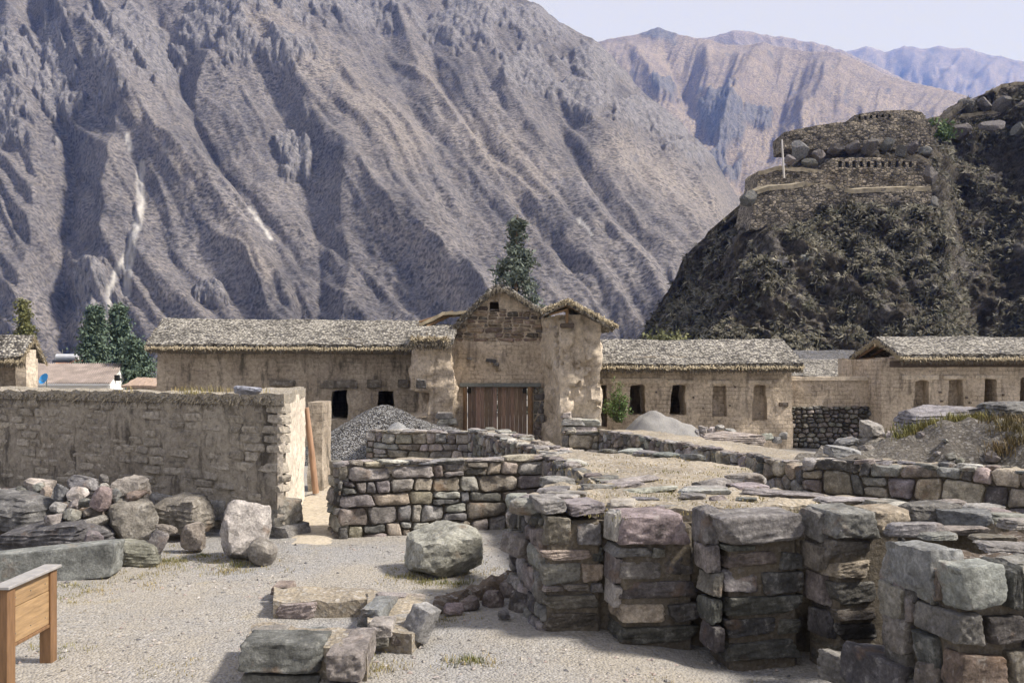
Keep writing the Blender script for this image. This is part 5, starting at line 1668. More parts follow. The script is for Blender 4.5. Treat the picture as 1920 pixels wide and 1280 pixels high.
# far retaining wall: short square end, long shaded flank, broad face
a, b, c, e = (1.36, 24.7), (2.32, 24.3), (4.95, 15.5), (8.4, 12.9)
ruin("squared stone wall end at the foot of the pale pier", [(a, b)], -.3, .50, [quad(a, b, .7)], rng, .45, .27, pal=[LGREY, PALE, GREY, TAN], coping=[(a, b, 4)])
ruin("long shaded retaining wall running from the gate pier past the sand heap", [(b, c)], -.3, .56, [quad(b, c, 1.3), quad(b, c, 1.5, .02)], rng, .26, .24, pal=[DARK, GREY, GREY, BROWN, LGREY, TAN, PINK, (0.15, 0.13, 0.11)], coping=[(b, c, 30)], vertical=True, sx=1.0, limit=290)
ruin("retaining wall of large mixed stones below the earth bank", [(c, e)], -.15, .66, [quad(c, e, 1.2), quad(c, e, 1.4, .02)], rng, .40, .26, pal=[DARK, GREY, LGREY, BROWN, TAN, PINK, LILAC, YEL, BROWN], coping=[(c, e, 14), (Vector(c) + Vector((.3, .25)), Vector(e) + Vector((.3, .25)), 10)], proud=.06, detail=2)

# ---- the niched wall close by: four piers of large hand-laid blocks
root = thing("niched_wall", "thick ruined wall with four piers of large dark blocks and narrow recesses between", "wall")
wallroot = root


def pier(px, d, stones, right_px, top_py, base_py, depth=.4, deg=12.0, coreh=None):
    c = at(px, HZ, d); f = PF(c.x, c.y, 0.0, deg)
    for k, s in enumerate(stones):
        x0, y0, x1, y1, col = s[:5]
        dp = s[5] if len(s) > 5 else depth
        a = f.uv(x0, y1); b = f.uv(x1, y0); w = max(.05, b[0] - a[0]); h = b[1] - a[1]
        ins = s[6] if len(s) > 6 else rng.uniform(-.02, .015)
        add("stone", BLOCKS[rng.randrange(12)], None, root, f.world((a[0] + b[0]) / 2, dp / 2 + ins, (a[1] + b[1]) / 2), (rng.uniform(-.03, .03), rng.uniform(-.03, .03), f.a + rng.uniform(-.04, .04)), (w * 1.02, dp, h * 1.03), vary(col, rng, .1))
    a = f.uv(px, base_py); b = f.uv(right_px, top_py)
    o = rect_part("core", .04, b[0] - .02, 0, .42, -.3, b[1] - .06, M_MORTAR, root, .03, .01, seg=4)
    p = f.world((.04 + b[0] - .02) / 2, .045 + .21, (b[1] - .36) / 2)
    o.location = p; o.rotation_euler = (0, 0, f.a)
    return f


pier(1021, 7.5, [(1012, 938, 1066, 966, GREEN, .45), (1067, 944, 1136, 970, LILAC, .5), (1021, 967, 1076, 1026, BROWN, .42), (1082, 981, 1133, 1025, GREY), (1014, 1029, 1112, 1053, TAN, .44), (1113, 1026, 1136, 1056, DARK),
                 (1016, 1054, 1092, 1099, GREY, .44), (1092, 1056, 1133, 1093, YEL), (1020, 1099, 1057, 1111, PINK), (1057, 1094, 1110, 1111, GREY), (1110, 1093, 1134, 1112, GREY), (1020, 1111, 1130, 1147, (0.19, 0.165, 0.135), .44), (1022, 1147, 1130, 1186, (0.14, 0.12, 0.10), .42)], 1135, 962, 1185)
pier(1163, 7.3, [(1158, 961, 1294, 1026, PINK, .5, -.06), (1155, 1025, 1224, 1047, GREEN, .38), (1246, 1027, 1306, 1081, DARK, .36, .03), (1222, 1027, 1248, 1048, GREY), (1165, 1047, 1245, 1089, (0.22, 0.2, 0.195), .44), (1166, 1088, 1313, 1131, (0.13, 0.125, 0.12), .44),
                 (1164, 1131, 1253, 1169, YEL, .42, -.03), (1255, 1131, 1315, 1169, DARK), (1166, 1169, 1314, 1212, (0.12, 0.115, 0.11), .44)], 1308, 970, 1210)
pier(1366, 7.0, [(1343, 960, 1508, 1022, (0.225, 0.22, 0.21), .42, -.07), (1362, 1023, 1420, 1036, GREEN, .3), (1366, 1034, 1462, 1067, BROWN, .44), (1422, 1016, 1486, 1034, TAN, .3, .05), (1464, 1033, 1508, 1070, DARK), (1362, 1067, 1432, 1114, (0.19, 0.18, 0.17), .46), (1432, 1070, 1510, 1118, DARK),
                 (1366, 1114, 1511, 1159, (0.125, 0.12, 0.118), .46), (1362, 1158, 1458, 1198, (0.06, 0.06, 0.065), .44), (1460, 1159, 1506, 1192, (0.1, 0.1, 0.1)), (1364, 1197, 1508, 1244, (0.1, 0.095, 0.092), .46)], 1506, 975, 1240)
pier(1566, 6.85, [(1562, 956, 1648, 1013, (0.21, 0.21, 0.205), .5, -.05), (1650, 955, 1716, 1004, YEL, .4, .02), (1560, 1012, 1642, 1051, (0.2, 0.165, 0.15), .48), (1642, 1006, 1712, 1040, DARK, .4, .05), (1562, 1051, 1644, 1089, TAN, .46), (1564, 1089, 1652, 1139, (0.09, 0.09, 0.092), .48),
                  (1570, 1139, 1652, 1165, (0.17, 0.15, 0.12), .44), (1572, 1165, 1654, 1206, (0.055, 0.055, 0.058), .46), (1570, 1206, 1652, 1226, (0.16, 0.14, 0.11), .44), (1570, 1226, 1652, 1262, (0.1, 0.095, 0.09), .44), (1646, 1040, 1700, 1100, DARK, .4, .05)], 1700, 960, 1262)
# upright stones on the sides of the recesses
for (px, py, d, w, dp, h, col) in [(1149, 985, 7.45, .09, .3, .27, PALE), (1322, 982, 7.25, .13, .3, .30, BLUE), (1325, 1040, 7.2, .12, .3, .22, GREY), (1332, 1090, 7.15, .12, .3, .2, (0.2, 0.18, 0.15)), (1532, 980, 7.15, .16, .3, .24, (0.2, 0.2, 0.21)), (1150, 1060, 7.5, .08, .3, .25, GREY), (1150, 1110, 7.5, .08, .3, .2, LGREY),
                                   (1528, 1040, 7.1, .12, .3, .2, BROWN), (1535, 1100, 7.1, .12, .3, .25, GREY), (1330, 1140, 7.15, .1, .3, .2, DARK), (1540, 1165, 7.05, .1, .3, .22, DARK), (1335, 1190, 7.1, .1, .3, .2, DARK)]:
    p = at(px, py, d)
    add("stone", BLOCKS[rng.randrange(12)], None, root, p, (rng.uniform(-.1, .1), rng.uniform(-.1, .1), math.radians(12)), (w, dp, h), vary(col, rng, .1))
# recess backs
p0 = PF(0.30, 7.9, 0, 0); b0 = (0.30, 7.92); b1 = (3.35, 7.55)
stone_face(root, b0, b1, -.2, 1.12, .26, .2, rng, [DARK, GREY, (0.12, 0.11, 0.1)], .014, .15, .04, limit=120)
# left end of the wall
e0 = (-0.02, 8.95); e1 = (0.245, 7.58)
stone_face(root, e0, e1, -.05, 1.02, .24, .19, rng, [GREY, DARK, LGREY, LILAC, GREY], .013, .15, .04, detail=2)
p = at(981, 1021, 8.15)
add("jutting_stone", BLOCKS[5], None, root, p, (.05, .1, .5), (.30, .42, .18), (0.2, 0.18, 0.165))
for (px, py, d, s) in [(985, 948, 8.5, (.26, .3, .14)), (1000, 940, 8.1, (.3, .28, .12)), (1038, 922, 8.9, (.34, .3, .1)), (1045, 905, 9.6, (.4, .3, .13)), (1060, 935, 8.4, (.3, .25, .09))]:
    add("coping_stone", SLABS[int(px) % 8], None, root, onz(px, py, 1.0), (0, 0, px), s, vary(rng.choice([LILAC, PINK, LGREY, BLUE]), rng))
top_poly = [tuple(onz(*q, 1.0).xy) for q in [(1024, 948), (1140, 950), (1165, 950), (1300, 956), (1345, 955), (1372, 954), (1510, 945), (1570, 948), (1720, 962), (1800, 975), (1950, 985), (1960, 968), (1800, 955), (1700, 946), (1600, 930), (1510, 922), (1420, 912), (1150, 908), (1030, 905), (972, 934)]]
core_poly = [(.33, 7.95), (.33, 7.75), (3.2, 7.45), (4.3, 7.3), (4.6, 8.2), (2.6, 9.2), (.55, 9.4), (.06, 8.9)]
cap_mesh("core_fill", core_poly, .90, 1.15, M_MORTAR, root, .2, 0, 1, 5)
cap_mesh("earth_top", top_poly, .985, .10, M_EARTH, root, .06, .05, 2.4, 9)
# slabs lying on the top
for (px, py, w, dp, t, col) in [(1060, 925, .42, .25, .06, LILAC), (1120, 912, .35, .2, .05, BLUE), (1220, 918, .6, .2, .05, PALE), (1180, 900, .7, .25, .06, LGREY), (1320, 922, .5, .25, .08, PALE), (1335, 908, .4, .3, .12, GREY), (1395, 900, .4, .3, .14, LGREY), (1470, 925, .8, .25, .04, LILAC), (1345, 936, .14, .14, .08, PINK), (1300, 930, .25, .15, .05, LGREY),
                                (1165, 948, .25, .3, .10, PALE), (1250, 950, .2, .1, .03, GREY), (1590, 938, .6, .3, .05, LGREY), (1660, 945, .4, .3, .08, LGREY), (1700, 955, .35, .3, .10, PALE), (1745, 965, .45, .35, .2, (0.16, 0.15, 0.15)), (1808, 972, .42, .3, .16, BLUE), (1850, 968, .4, .3, .10, PINK), (1895, 972, .4, .3, .09, LGREY), (1920, 982, .4, .2, .08, LILAC), (1770, 955, .3, .2, .08, LILAC),
                                (1090, 945, .2, .2, .05, GREY), (1210, 935, .25, .15, .03, BLUE), (1400, 935, .2, .12, .03, GREY), (1780, 945, .3, .2, .07, PINK), (1840, 955, .34, .25, .09, LGREY)]:
    p = onz(px, py, 1.0)
    add("top_slab", SLABS[rng.randrange(8)], None, root, (p.x, p.y, p.z + t * .02), (rng.uniform(-.05, .05), rng.uniform(-.05, .05), rng.uniform(-.5, .5)), (w, dp, t), vary(col, rng, .12))
settle(root, (1.8, 8.0, 0))

# ---- corner of another wall, closest of all
root = thing("corner_wall", "ruined wall corner with a pale lichen-spotted block on top and dark soil behind it", "wall")
fl = PF(2.368, 5.911, 0, math.degrees(math.atan2(5.16 - 5.911, 2.55 - 2.368)))
ff = PF(2.55, 5.16, 0, 13.0)
Ll = math.hypot(5.16 - 5.911, 2.55 - 2.368)


def onface(f, s, dep=.34):
    x0, y0, x1, y1, col = s[:5]
    if len(s) > 5: dep = s[5]
    a = f.uv(x0, y1); b = f.uv(x1, y0)
    add("stone", BLOCKS[rng.randrange(12)], None, root, f.world((a[0] + b[0]) / 2, dep / 2 + rng.uniform(-.02, .01), (a[1] + b[1]) / 2), (rng.uniform(-.03, .03), rng.uniform(-.03, .03), f.a + rng.uniform(-.03, .03)), (abs(b[0] - a[0]) * .985, dep, (b[1] - a[1]) * .985), vary(col, rng, .08))


for s in [(1642, 1034, 1752, 1092, (0.23, 0.22, 0.235)), (1668, 1094, 1690, 1110, GREY), (1688, 1098, 1714, 1128, DARK), (1714, 1096, 1742, 1124, (0.18, 0.18, 0.18)), (1740, 1066, 1756, 1128, BROWN), (1645, 1099, 1692, 1153, (0.27, 0.25, 0.22)), (1694, 1122, 1708, 1168, GREY),
          (1652, 1160, 1700, 1212, (0.17, 0.155, 0.135)), (1704, 1192, 1752, 1240, (0.12, 0.115, 0.11)), (1653, 1217, 1702, 1288, (0.14, 0.13, 0.12)), (1705, 1245, 1752, 1305, (0.2, 0.185, 0.16))]: onface(fl, s, .26)
a = fl.uv(1757, 1100)[0]; b = fl.uv(1800, 1100)[0]
onface(ff, (1800, 1056, 1893, 1150, (0.30, 0.30, 0.305), .24))
onface(ff, (1800, 1150, 1856, 1220, (0.155, 0.148, 0.142), .44))
for s in [(1858, 1154, 1930, 1216, (0.09, 0.088, 0.09)), (1801, 1222, 1897, 1300, RUST, .2), (1896, 1060, 1925, 1150, (0.11, 0.105, 0.1)), (1925, 1070, 2000, 1150, GREY), (1930, 1155, 2010, 1230, DARK), (1898, 1215, 1960, 1300, BROWN), (1960, 1230, 2040, 1310, GREY), (1800, 1300, 1930, 1370, DARK), (1930, 1310, 2060, 1380, GREY)]: onface(ff, s)
for s in [(1650, 1285, 1750, 1360, DARK), (1756, 1300, 1800, 1370, GREY)]: onface(fl, s)
cp = [tuple(fl.world(0, .07, 0).xy), tuple(fl.world(Ll, .07, 0).xy + ff.n.xy * .08), tuple(ff.world(1.3, .08, 0).xy), tuple(ff.world(1.6, 1.5, 0).xy), tuple(fl.world(-.05, .9, 0).xy)]
cap_mesh("core", cp, .86, 1.3, M_MORTAR, root, .15, 0, 1, 6)
cap_mesh("earth_top", cp, .95, .10, M_DARKEARTH, root, .05, .07, 3.0, 15)
for (px, py, w, dp, t, col) in [(1715, 1002, .45, .2, .12, LGREY), (1760, 1008, .3, .15, .05, LILAC), (1890, 1030, .4, .3, .06, LILAC), (1860, 1012, .3, .2, .05, BROWN), (1800, 998, .4, .2, .06, PINK), (1905, 1055, .2, .2, .06, GREY)]:
    p = onz(px, py, .97)
    add("top_slab", SLABS[rng.randrange(8)], None, root, (p.x, p.y, p.z + t * .3), (rng.uniform(-.1, .1), 0, rng.uniform(-.4, .4)), (w, dp, t), vary(col, rng, .1))
settle(root, (2.9, 5.6, -.15))
# threshold stones at its foot
for (px, py, d, s, col, lb) in [(1612, 1262, 6.35, (.42, .5, .2), (0.2, 0.19, 0.175), "grey flat-topped stone on the ground between niched wall and wall corner"), (1668, 1265, 5.9, (.4, .6, .28), (0.10, 0.095, 0.10), "dark slab leaning at the foot of the ruined wall corner")]:
    p = at(px, py, d)
    tag(add("threshold_stone", BLOCKS[int(px) % 12], None, None, p, (.0, .18, .3), s, col), lb, "stone", kind="thing")

# ---- low foundation in the foreground
root = thing("low_foundation", "low hollow foundation of squared blocks filled with pale earth", "foundation")


def fblock(px0, px1, ptf, pbf, ptb, d, col, k, yaw=0.0, mesh=None, name="stone"):
    zt = at(0, ptf, d).z; zb = at(0, pbf, d).z
    db = (EYE - zt) * F / (ptb - HZ)
    x0 = at(px0, 0, d).x; x1 = at(px1, 0, d).x
    add(name, mesh or BLOCKS[k % 12], None, root, ((x0 + x1) / 2, (d + db) / 2, (zt + zb) / 2), (0, 0, yaw), (x1 - x0, db - d, zt - zb), vary(col, rng, .06))


fblock(440, 603, 1207, 1266, 1172, 6.3, (0.135, 0.13, 0.13), 1)
fblock(606, 682, 1222, 1282, 1168, 6.2, (0.235, 0.215, 0.20), 2)
fblock(441, 600, 1268, 1330, 1230, 6.3, (0.15, 0.14, 0.125), 3)
fblock(604, 684, 1284, 1340, 1250, 6.2, (0.17, 0.16, 0.15), 4)
fblock(454, 530, 1190, 1203, 1163, 6.62, PINK, 5, .0, SLABS[2])
fblock(505, 600, 1130, 1163, 1104, 7.9, PINK, 6)
fblock(505, 546, 1100, 1118, 1086, 8.5, (0.27, 0.185, 0.16), 7)
fblock(606, 648, 1132, 1146, 1120, 8.0, PINK, 8, 0, ROCKS[3])
fblock(648, 692, 1120, 1138, 1100, 8.15, (0.30, 0.23, 0.215), 9)
fblock(674, 728, 1142, 1182, 1112, 7.35, (0.20, 0.205, 0.25), 10, -.15)
fblock(690, 735, 1172, 1200, 1150, 6.95, PINK, 11)
fblock(740, 795, 1132, 1142, 1110, 7.95, (0.36, 0.30, 0.27), 1, 0, SLABS[4])
fblock(683, 730, 1190, 1214, 1178, 6.95, (0.2, 0.17, 0.15), 2)
fblock(732, 772, 1190, 1212, 1178, 6.98, BROWN, 3)
fblock(560, 610, 1185, 1195, 1172, 6.75, LILAC, 4, 0, SLABS[5])
for k, (zz, pts) in enumerate([(.155, [(512, 1128), (600, 1127), (690, 1124), (700, 1102), (600, 1097), (514, 1101)]), (.17, [(690, 1178), (772, 1186), (800, 1160), (806, 1126), (770, 1112), (690, 1108), (688, 1140)]),
                                (.235, [(462, 1203), (606, 1210), (688, 1214), (694, 1180), (560, 1178), (520, 1168), (472, 1168)])]):
    cap_mesh("earth_fill", [tuple(onz(*q, zz).xy) for q in pts], zz, .3, M_EARTH, root, .04, .03, 3.5, 21 + k)
fblock(602, 650, 1128, 1150, 1108, 8.02, PINK, 3)
fblock(512, 600, 1112, 1116, 1098, 8.35, (0.34, 0.29, 0.26), 2, 0, SLABS[6])
fblock(700, 760, 1118, 1126, 1106, 8.0, (0.33, 0.29, 0.27), 2, .1, SLABS[1])
fblock(736, 792, 1160, 1166, 1146, 7.3, (0.33, 0.30, 0.275), 2, .2, SLABS[2])
settle(root, (-1.3, 7.1, 0))
hol = [tuple(onz(*q, .06).xy) for q in [(520, 1168), (610, 1148), (690, 1140), (700, 1180), (560, 1182)]]
o = add("upright_stone", BLOCKS[6], None, None, at(789, 1166, 7.15), (.25, .3, .9), (.2, .2, .30), (0.27, 0.265, 0.26))
tag(o, "upright wedge-shaped grey stone at the end of the low foundation", "stone", kind="thing")
# low kerb of earth and stones running to the niched wall
root = thing("stone_kerb", "low crumbling kerb of earth and stones between foundation and niched wall", "kerb")
V = []; Fc = []
A0 = Vector(onz(812, 1148, 0)); B0 = Vector(onz(1006, 1100, 0)); n = 40
for i in range(n + 1):
    f = i / n; p = A0.lerp(B0, f); hgt = .10 + .16 * f ** 2 + .03 * float(perlin(f * 9, 2, 2))
    p.y += .25 * math.sin(f * 3) * .6
    for (dy, z) in ((-.16, -.08), (-.10, hgt * .8), (0.0, hgt), (.14, hgt * .95), (.34, hgt * .5), (.55, -.08)):
        nz = float(fbm(p.x * 5, (p.y + dy) * 5, z * 4 + 3, 3)) * .035
        V.append((p.x, p.y + dy + nz, z + nz))
for i in range(n):
    for k in range(5): a = i * 6 + k; Fc.append([a, a + 6, a + 7, a + 1])
add("earth", mesh_from("earth", V, Fc), M_DARKEARTH, root)
for (px, py, s, col) in [(880, 1130, (.2, .18, .12), BROWN), (925, 1122, (.24, .2, .16), (0.17, 0.13, 0.11)), (965, 1105, (.3, .24, .24), (0.2, 0.16, 0.145)), (985, 1130, (.34, .26, .24), (0.13, 0.11, 0.105)), (850, 1140, (.18, .16, .1), PINK), (945, 1150, (.12, .1, .08), LILAC)]:
    p = onz(px, py, .06)
    add("stone", ROCKS[int(px) % 12], None, root, p, (0, 0, px * .1), s, vary(col, rng))
settle(root, (-.3, 8.6, 0))
# ================================================================== ROCKS, HEAPS, SIGN, PLANTS
rng = random.Random(909)


def rock(name, label, cat, px0, py0, px1, py1, d, col, mesh, rot=(0, 0, 0), dep=None, group=None, sink=0.0):
    a = at(px0, py1, d); b = at(px1, py0, d)
    w = b.x - a.x; h = b.z - a.z
    dp = dep if dep else (w + h) / 2
    o = add(name, mesh, None, None, ((a.x + b.x) / 2, d + dp * .35, (a.z + b.z) / 2 - sink), rot, (w, dp, h), vary(col, rng, .06))
    return tag(o, label, cat, group, "thing")


BIG = rock_mesh("boulder", 905, 26, 6.0, 12, .035, .55, 2.6)
BIG.materials.append(M_STONE)
SLATE1 = rock_mesh("slate", 911, 20, 6.0, 8, .045, .66, 2.0, .022); SLATE1.materials.append(M_STONE)
SLATE2 = rock_mesh("slate", 917, 20, 5.5, 10, .045, .6, 2.2, .022); SLATE2.materials.append(M_STONE)
BEAM = rock_mesh("beam", 921, 16, 30.0, 1, .012, .95, 1.5, 0, .25); BEAM.materials.append(M_STONE)
TALL = rock_mesh("tall", 931, 22, 7.0, 10, .04, .6, 2.6); TALL.materials.append(M_STONE)
rock("boulder", "large rounded boulder standing alone on the gravel path", "boulder", 760, 986, 896, 1085, 9.55, (0.33, 0.315, 0.29), BIG, (0, 0, .5), .75, sink=.02)
# heap of stones against the adobe wall
rock("slate_slab", "huge dark layered slab bedded under the rock heap by the adobe wall", "slab", -60, 926, 104, 1004, 11.3, (0.135, 0.135, 0.13), SLATE1, (0, .05, -.4), 1.0)
rock("slate_slab", "long dark slab lying above the squared grey beam in the rock heap", "slab", -30, 980, 190, 1040, 10.65, (0.11, 0.10, 0.115), SLATE2, (0, -.06, -.3), .8)
rock("stone_beam", "long squared grey stone beam at the front of the rock heap", "stone beam", -60, 1030, 216, 1095, 9.4, (0.215, 0.22, 0.225), BEAM, (.0, -.09, .10), .34)
rock("heap_block", "big angular grey block in the middle of the rock heap", "boulder", 188, 938, 277, 1024, 11.1, (0.235, 0.225, 0.21), TALL, (.1, 0, .6), .6)
rock("slate_slab", "thick pale-topped slab lying against the stone footing of the adobe wall", "slab", 270, 928, 387, 1002, 11.6, (0.215, 0.20, 0.175), SLATE2, (0, .04, -.35), .6)
rock("leaning_boulder", "tall cream and brown boulder leaning before the adobe wall corner", "boulder", 404, 946, 498, 1054, 10.3, (0.40, 0.37, 0.32), TALL, (-.35, .28, .2), .55)
rock("round_stone", "round mauve stone beside the tall cream boulder", "stone", 460, 1016, 514, 1064, 10.0, (0.245, 0.20, 0.195), COBBLES[0], (0, .3, 0), .34)
rock("heap_stone", "pink square-cut stone standing alone beside the rock heap", "stone", 334, 982, 380, 1034, 10.8, (0.33, 0.26, 0.235), ROCKS[1], (0, 0, .5), .3)
rock("slate_shard", "narrow upright slate shard propped at the end of the rock heap", "stone", 272, 994, 305, 1052, 10.2, (0.20, 0.185, 0.185), SLABS[1], (0, .45, .3), .15)
rock("layered_stone", "flat striped stone lying beside the end of the squared grey beam", "stone", 205, 1018, 292, 1066, 10.0, (0.23, 0.215, 0.185), SLATE1, (0, .12, .2), .4)
rock("heap_stone", "flat-faced brown-grey stone crowning the rock heap", "stone", 202, 893, 275, 936, 11.4, (0.25, 0.225, 0.20), ROCKS[4], (0, .2, .3), .4)
rock("round_stone", "round pink stone resting on top of the rock heap", "stone", 165, 914, 205, 960, 11.0, (0.29, 0.22, 0.205), COBBLES[3], (0, .4, 0), .3)
rock("heap_stone", "purple wedge stone lying on the squared grey beam", "stone", 154, 998, 188, 1024, 10.1, (0.15, 0.125, 0.15), ROCKS[7], (0, .3, .3), .25)
heap_labels = iter(["cream flat stone on top of the huge dark layered slab", "dark blue-grey wedge stone at the back of the rock heap", "white rounded stone touching the round pink stone", "mauve stone below the white rounded stone in the heap",
    "light grey stone on the end of the huge dark slab", "brown-grey angular stone below the round pink stone", "small brown stone leaning on the big angular grey block", "pale angular stone lying on the long dark slab", "flat greenish stone against the foot of the big grey block", "flat orange-brown stone under the crowning stone of the heap", "thin grey upright stone between pink stone and crowning stone",
    "pink pebble-sized stone on the far end of the rock heap", "slate-blue stone beside the cream flat stone in the heap", "small tan stone wedged behind the slate-blue stone", "light grey stone at the outer end of the heap against the wall", "small pale stone behind the round pink stone", "small grey stone beside the pink pebble-sized stone", "small grey stone wedged under the white rounded stone", "flat brown stone on the ground under the thick pale-topped slab", "small grey stone balanced highest against the adobe wall", "pale grey chip behind the cream flat stone"])
for (x0, y0, x1, y1, d, col, m) in [(40, 898, 94, 926, 11.7, PALE, 0), (116, 894, 182, 922, 11.7, (0.19, 0.20, 0.205), 1), (122, 913, 157, 940, 11.2, PALE, 2), (116, 937, 156, 958, 11.0, (0.22, 0.2, 0.21), 3), (90, 942, 122, 962, 11.0, LGREY, 4),
                                    (109, 954, 150, 984, 10.8, (0.22, 0.205, 0.18), 5), (150, 951, 184, 972, 10.9, BROWN, 6), (72, 965, 112, 989, 10.7, (0.24, 0.23, 0.2), 7), (146, 968, 198, 994, 10.8, (0.2, 0.195, 0.17), 8), (213, 920, 278, 940, 11.2, (0.27, 0.205, 0.14), 9), (204, 916, 224, 942, 11.0, (0.22, 0.23, 0.23), 10),
                                    (2, 916, 27, 932, 11.6, PINK, 11), (94, 908, 122, 942, 11.3, BLUE, 0), (70, 915, 98, 932, 11.5, TAN, 1), (-30, 915, 5, 935, 11.6, LGREY, 2), (180, 905, 204, 920, 11.6, PALE, 3), (26, 912, 50, 930, 11.6, GREY, 4), (140, 935, 168, 952, 11.0, GREY, 5), (290, 985, 330, 1002, 11.0, BROWN, 6), (185, 890, 200, 906, 11.8, GREY, 8), (60, 905, 80, 922, 11.6, (0.36, 0.35, 0.34), 9)]:
    HL = next(heap_labels)
    rock("heap_stone", HL, "stone", x0, y0, x1, y1, d + .1, col, ROCKS[m], (rng.uniform(-.3, .3), rng.uniform(-.3, .3), rng.uniform(0, 3)), None, "small stones of the rock heap")
V = []; Fc = []
nx, ny = 44, 26
for i in range(nx + 1):
    for j in range(ny + 1):
        x = -8.5 + 4.9 * i / nx; y = 10.2 + 3.6 * j / ny
        ht = 1.0 * float(sstep(10.7, 11.8, y) * (1 - sstep(-5.8, -4.7, x))) * .42
        V.append((x, y, ht - .06 + .08 * float(fbm(x * 2, y * 2, 3, 3)) + (.0 if ht > .05 else -.05)))
for i in range(nx):
    for j in range(ny): a = i * (ny + 1) + j; Fc.append([a, a + ny + 1, a + ny + 2, a + 1])
o = add("rubble_soil", mesh_from("rubble_soil", V, Fc), M_DARKEARTH)
tag(o, "dark soil and rubble under the rock heap", "soil", kind="stuff")

# heaps by the buildings
def heap(name, label, cat, apex, rx, ry, h, mat, seed, z0=-.3, res=46, flat=.12):
    V = []; Fc = []
    for i in range(res + 1):
        for j in range(res + 1):
            u = 2 * i / res - 1; v = 2 * j / res - 1
            r = math.hypot(u, v); q = max(0.0, 1 - math.sqrt(r * r + flat * flat)) / (1 - flat)
            th = 1 + .3 * float(perlin(u * 1.6 + seed, v * 1.6, seed)) + .10 * float(perlin(u * 5 + seed, v * 5, seed))
            z = h * q * (th * .9 + .1 * (1 - q)) * (1 if r < 1 else 0) + .02 * float(fbm(u * 9 + seed, v * 9, seed, 3))
            V.append((apex[0] + u * rx, apex[1] + v * ry, z0 + z - (.05 if r > .97 else 0)))
    for i in range(res):
        for j in range(res): a = i * (res + 1) + j; Fc.append([a, a + res + 1, a + res + 2, a + 1])
    o = add(name, mesh_from(name, V, Fc), mat)
    return tag(o, label, cat, kind="thing")


p = at(748, 765, 23.6); heap("gravel_heap", "tall heap of dark coarse gravel before the long thatched building", "heap", p, 3.3, 2.2, p.z + .38, M_GRAVEL_DARK, 4.0, flat=.16)
p = at(757, 794, 22.7); heap("gravel_heap", "smaller heap of fine light grey gravel in front of the dark gravel", "heap", p, 1.45, 1.0, p.z + .38, M_GRAVEL_GREY, 9.0)
p = at(1243, 772, 25.0); heap("sand_heap", "smooth heap of grey sand in front of the building with dark doorways", "heap", p, 2.0, 1.5, p.z + .36, M_SAND, 9.0, flat=.22)
rock("slab_boulder", "long flat pale boulder in front of the niches behind the retaining wall", "boulder", 1312, 811, 1440, 838, 22.5, (0.30, 0.275, 0.245), SLATE2, (0, .03, 0), 1.0)
for k, (x0, y0, x1, y1) in enumerate([(1310, 798, 1330, 812), (1328, 800, 1345, 813), (1358, 803, 1386, 814), (1430, 812, 1452, 826), (1448, 818, 1468, 832), (1340, 796, 1360, 806), (1462, 810, 1478, 824), (1300, 806, 1316, 818)]):
    rock("rubble_stone", "grey rubble stone at the foot of the niches wall", "stone", x0, y0, x1, y1, 24.5, LGREY, ROCKS[k], (0, 0, k), None, "rubble at the foot of the niches wall")
rock("round_boulder", "round mottled pink-grey boulder balanced on a flat stone", "boulder", 1612, 788, 1662, 822, 19.0, (0.29, 0.26, 0.26), BIG, (0, 0, 2.0), .5)
rock("base_stone", "flat tan stone under the round mottled boulder", "stone", 1613, 818, 1668, 840, 18.9, (0.27, 0.24, 0.20), ROCKS[2], (0, 0, .2), .5)
rock("slate_slab", "pale blue-grey slab lying at the corner of the retaining wall", "slab", 1552, 838, 1616, 858, 15.9, (0.30, 0.31, 0.33), SLABS[0], (.1, .1, .2), .5)
rock("slate_slab", "dark flat slate beside the base of the round boulder", "slab", 1570, 823, 1612, 840, 18.0, (0.17, 0.17, 0.19), SLABS[3], (.1, -.2, .1), .4)
rock("stone_lump", "small pink stone on the bank next to the round boulder", "stone", 1660, 808, 1695, 824, 18.6, PINK, ROCKS[5], (0, 0, .2), .4)
rock("whaleback_boulder", "long smooth blue-grey boulder on the grassy earth bank", "boulder", 1698, 760, 1858, 812, 16.9, (0.21, 0.215, 0.235), SLATE2, (0, -.02, .1), 1.0)
rock("dark_boulder", "dark flat boulder half hidden in grass at the end of the earth bank", "boulder", 1862, 752, 1990, 800, 16.4, (0.15, 0.155, 0.175), SLATE1, (0, -.06, .1), 1.0)

# earth bank
V = []; Fc = []
c_, e_ = Vector((4.95, 15.5)), Vector((8.4, 12.9)); D_ = (e_ - c_).normalized(); N_ = Vector((-D_.y, D_.x))
nx, ny = 90, 40
for i in range(nx + 1):
    for j in range(ny + 1):
        u = -.4 + 9.5 * i / nx; v = .45 + 6.0 * j / ny
        p = c_ + D_ * u + N_ * v
        hh = .64 * float(sstep(.7, 2.4, v)) * float(sstep(-.2, 2.0, u)) * (1 - .9 * float(sstep(4.2, 6.4, v)))
        nz = float(fbm(p.x * 1.6, p.y * 1.6, 2.0, 5, .6)) * .16 + float(ridged(p.x * 3, p.y * 3, 1, 3)) * .025
        V.append((p.x, p.y, .56 + hh + nz - 1.1 * float(sstep(4.6, 6.4, v))))
for i in range(nx):
    for j in range(ny): a = i * (ny + 1) + j; Fc.append([a, a + ny + 1, a + ny + 2, a + 1])
o = add("earth_bank", mesh_from("earth_bank", V, Fc), m_soil("bank_soil", (0.155, 0.14, 0.12), (0.095, 0.085, 0.073), (0.05, 0.045, 0.04), .9, .09, .35))
tag(o, "bare grey earth bank behind the retaining wall", "bank", kind="structure")
bankV = np.array(V)


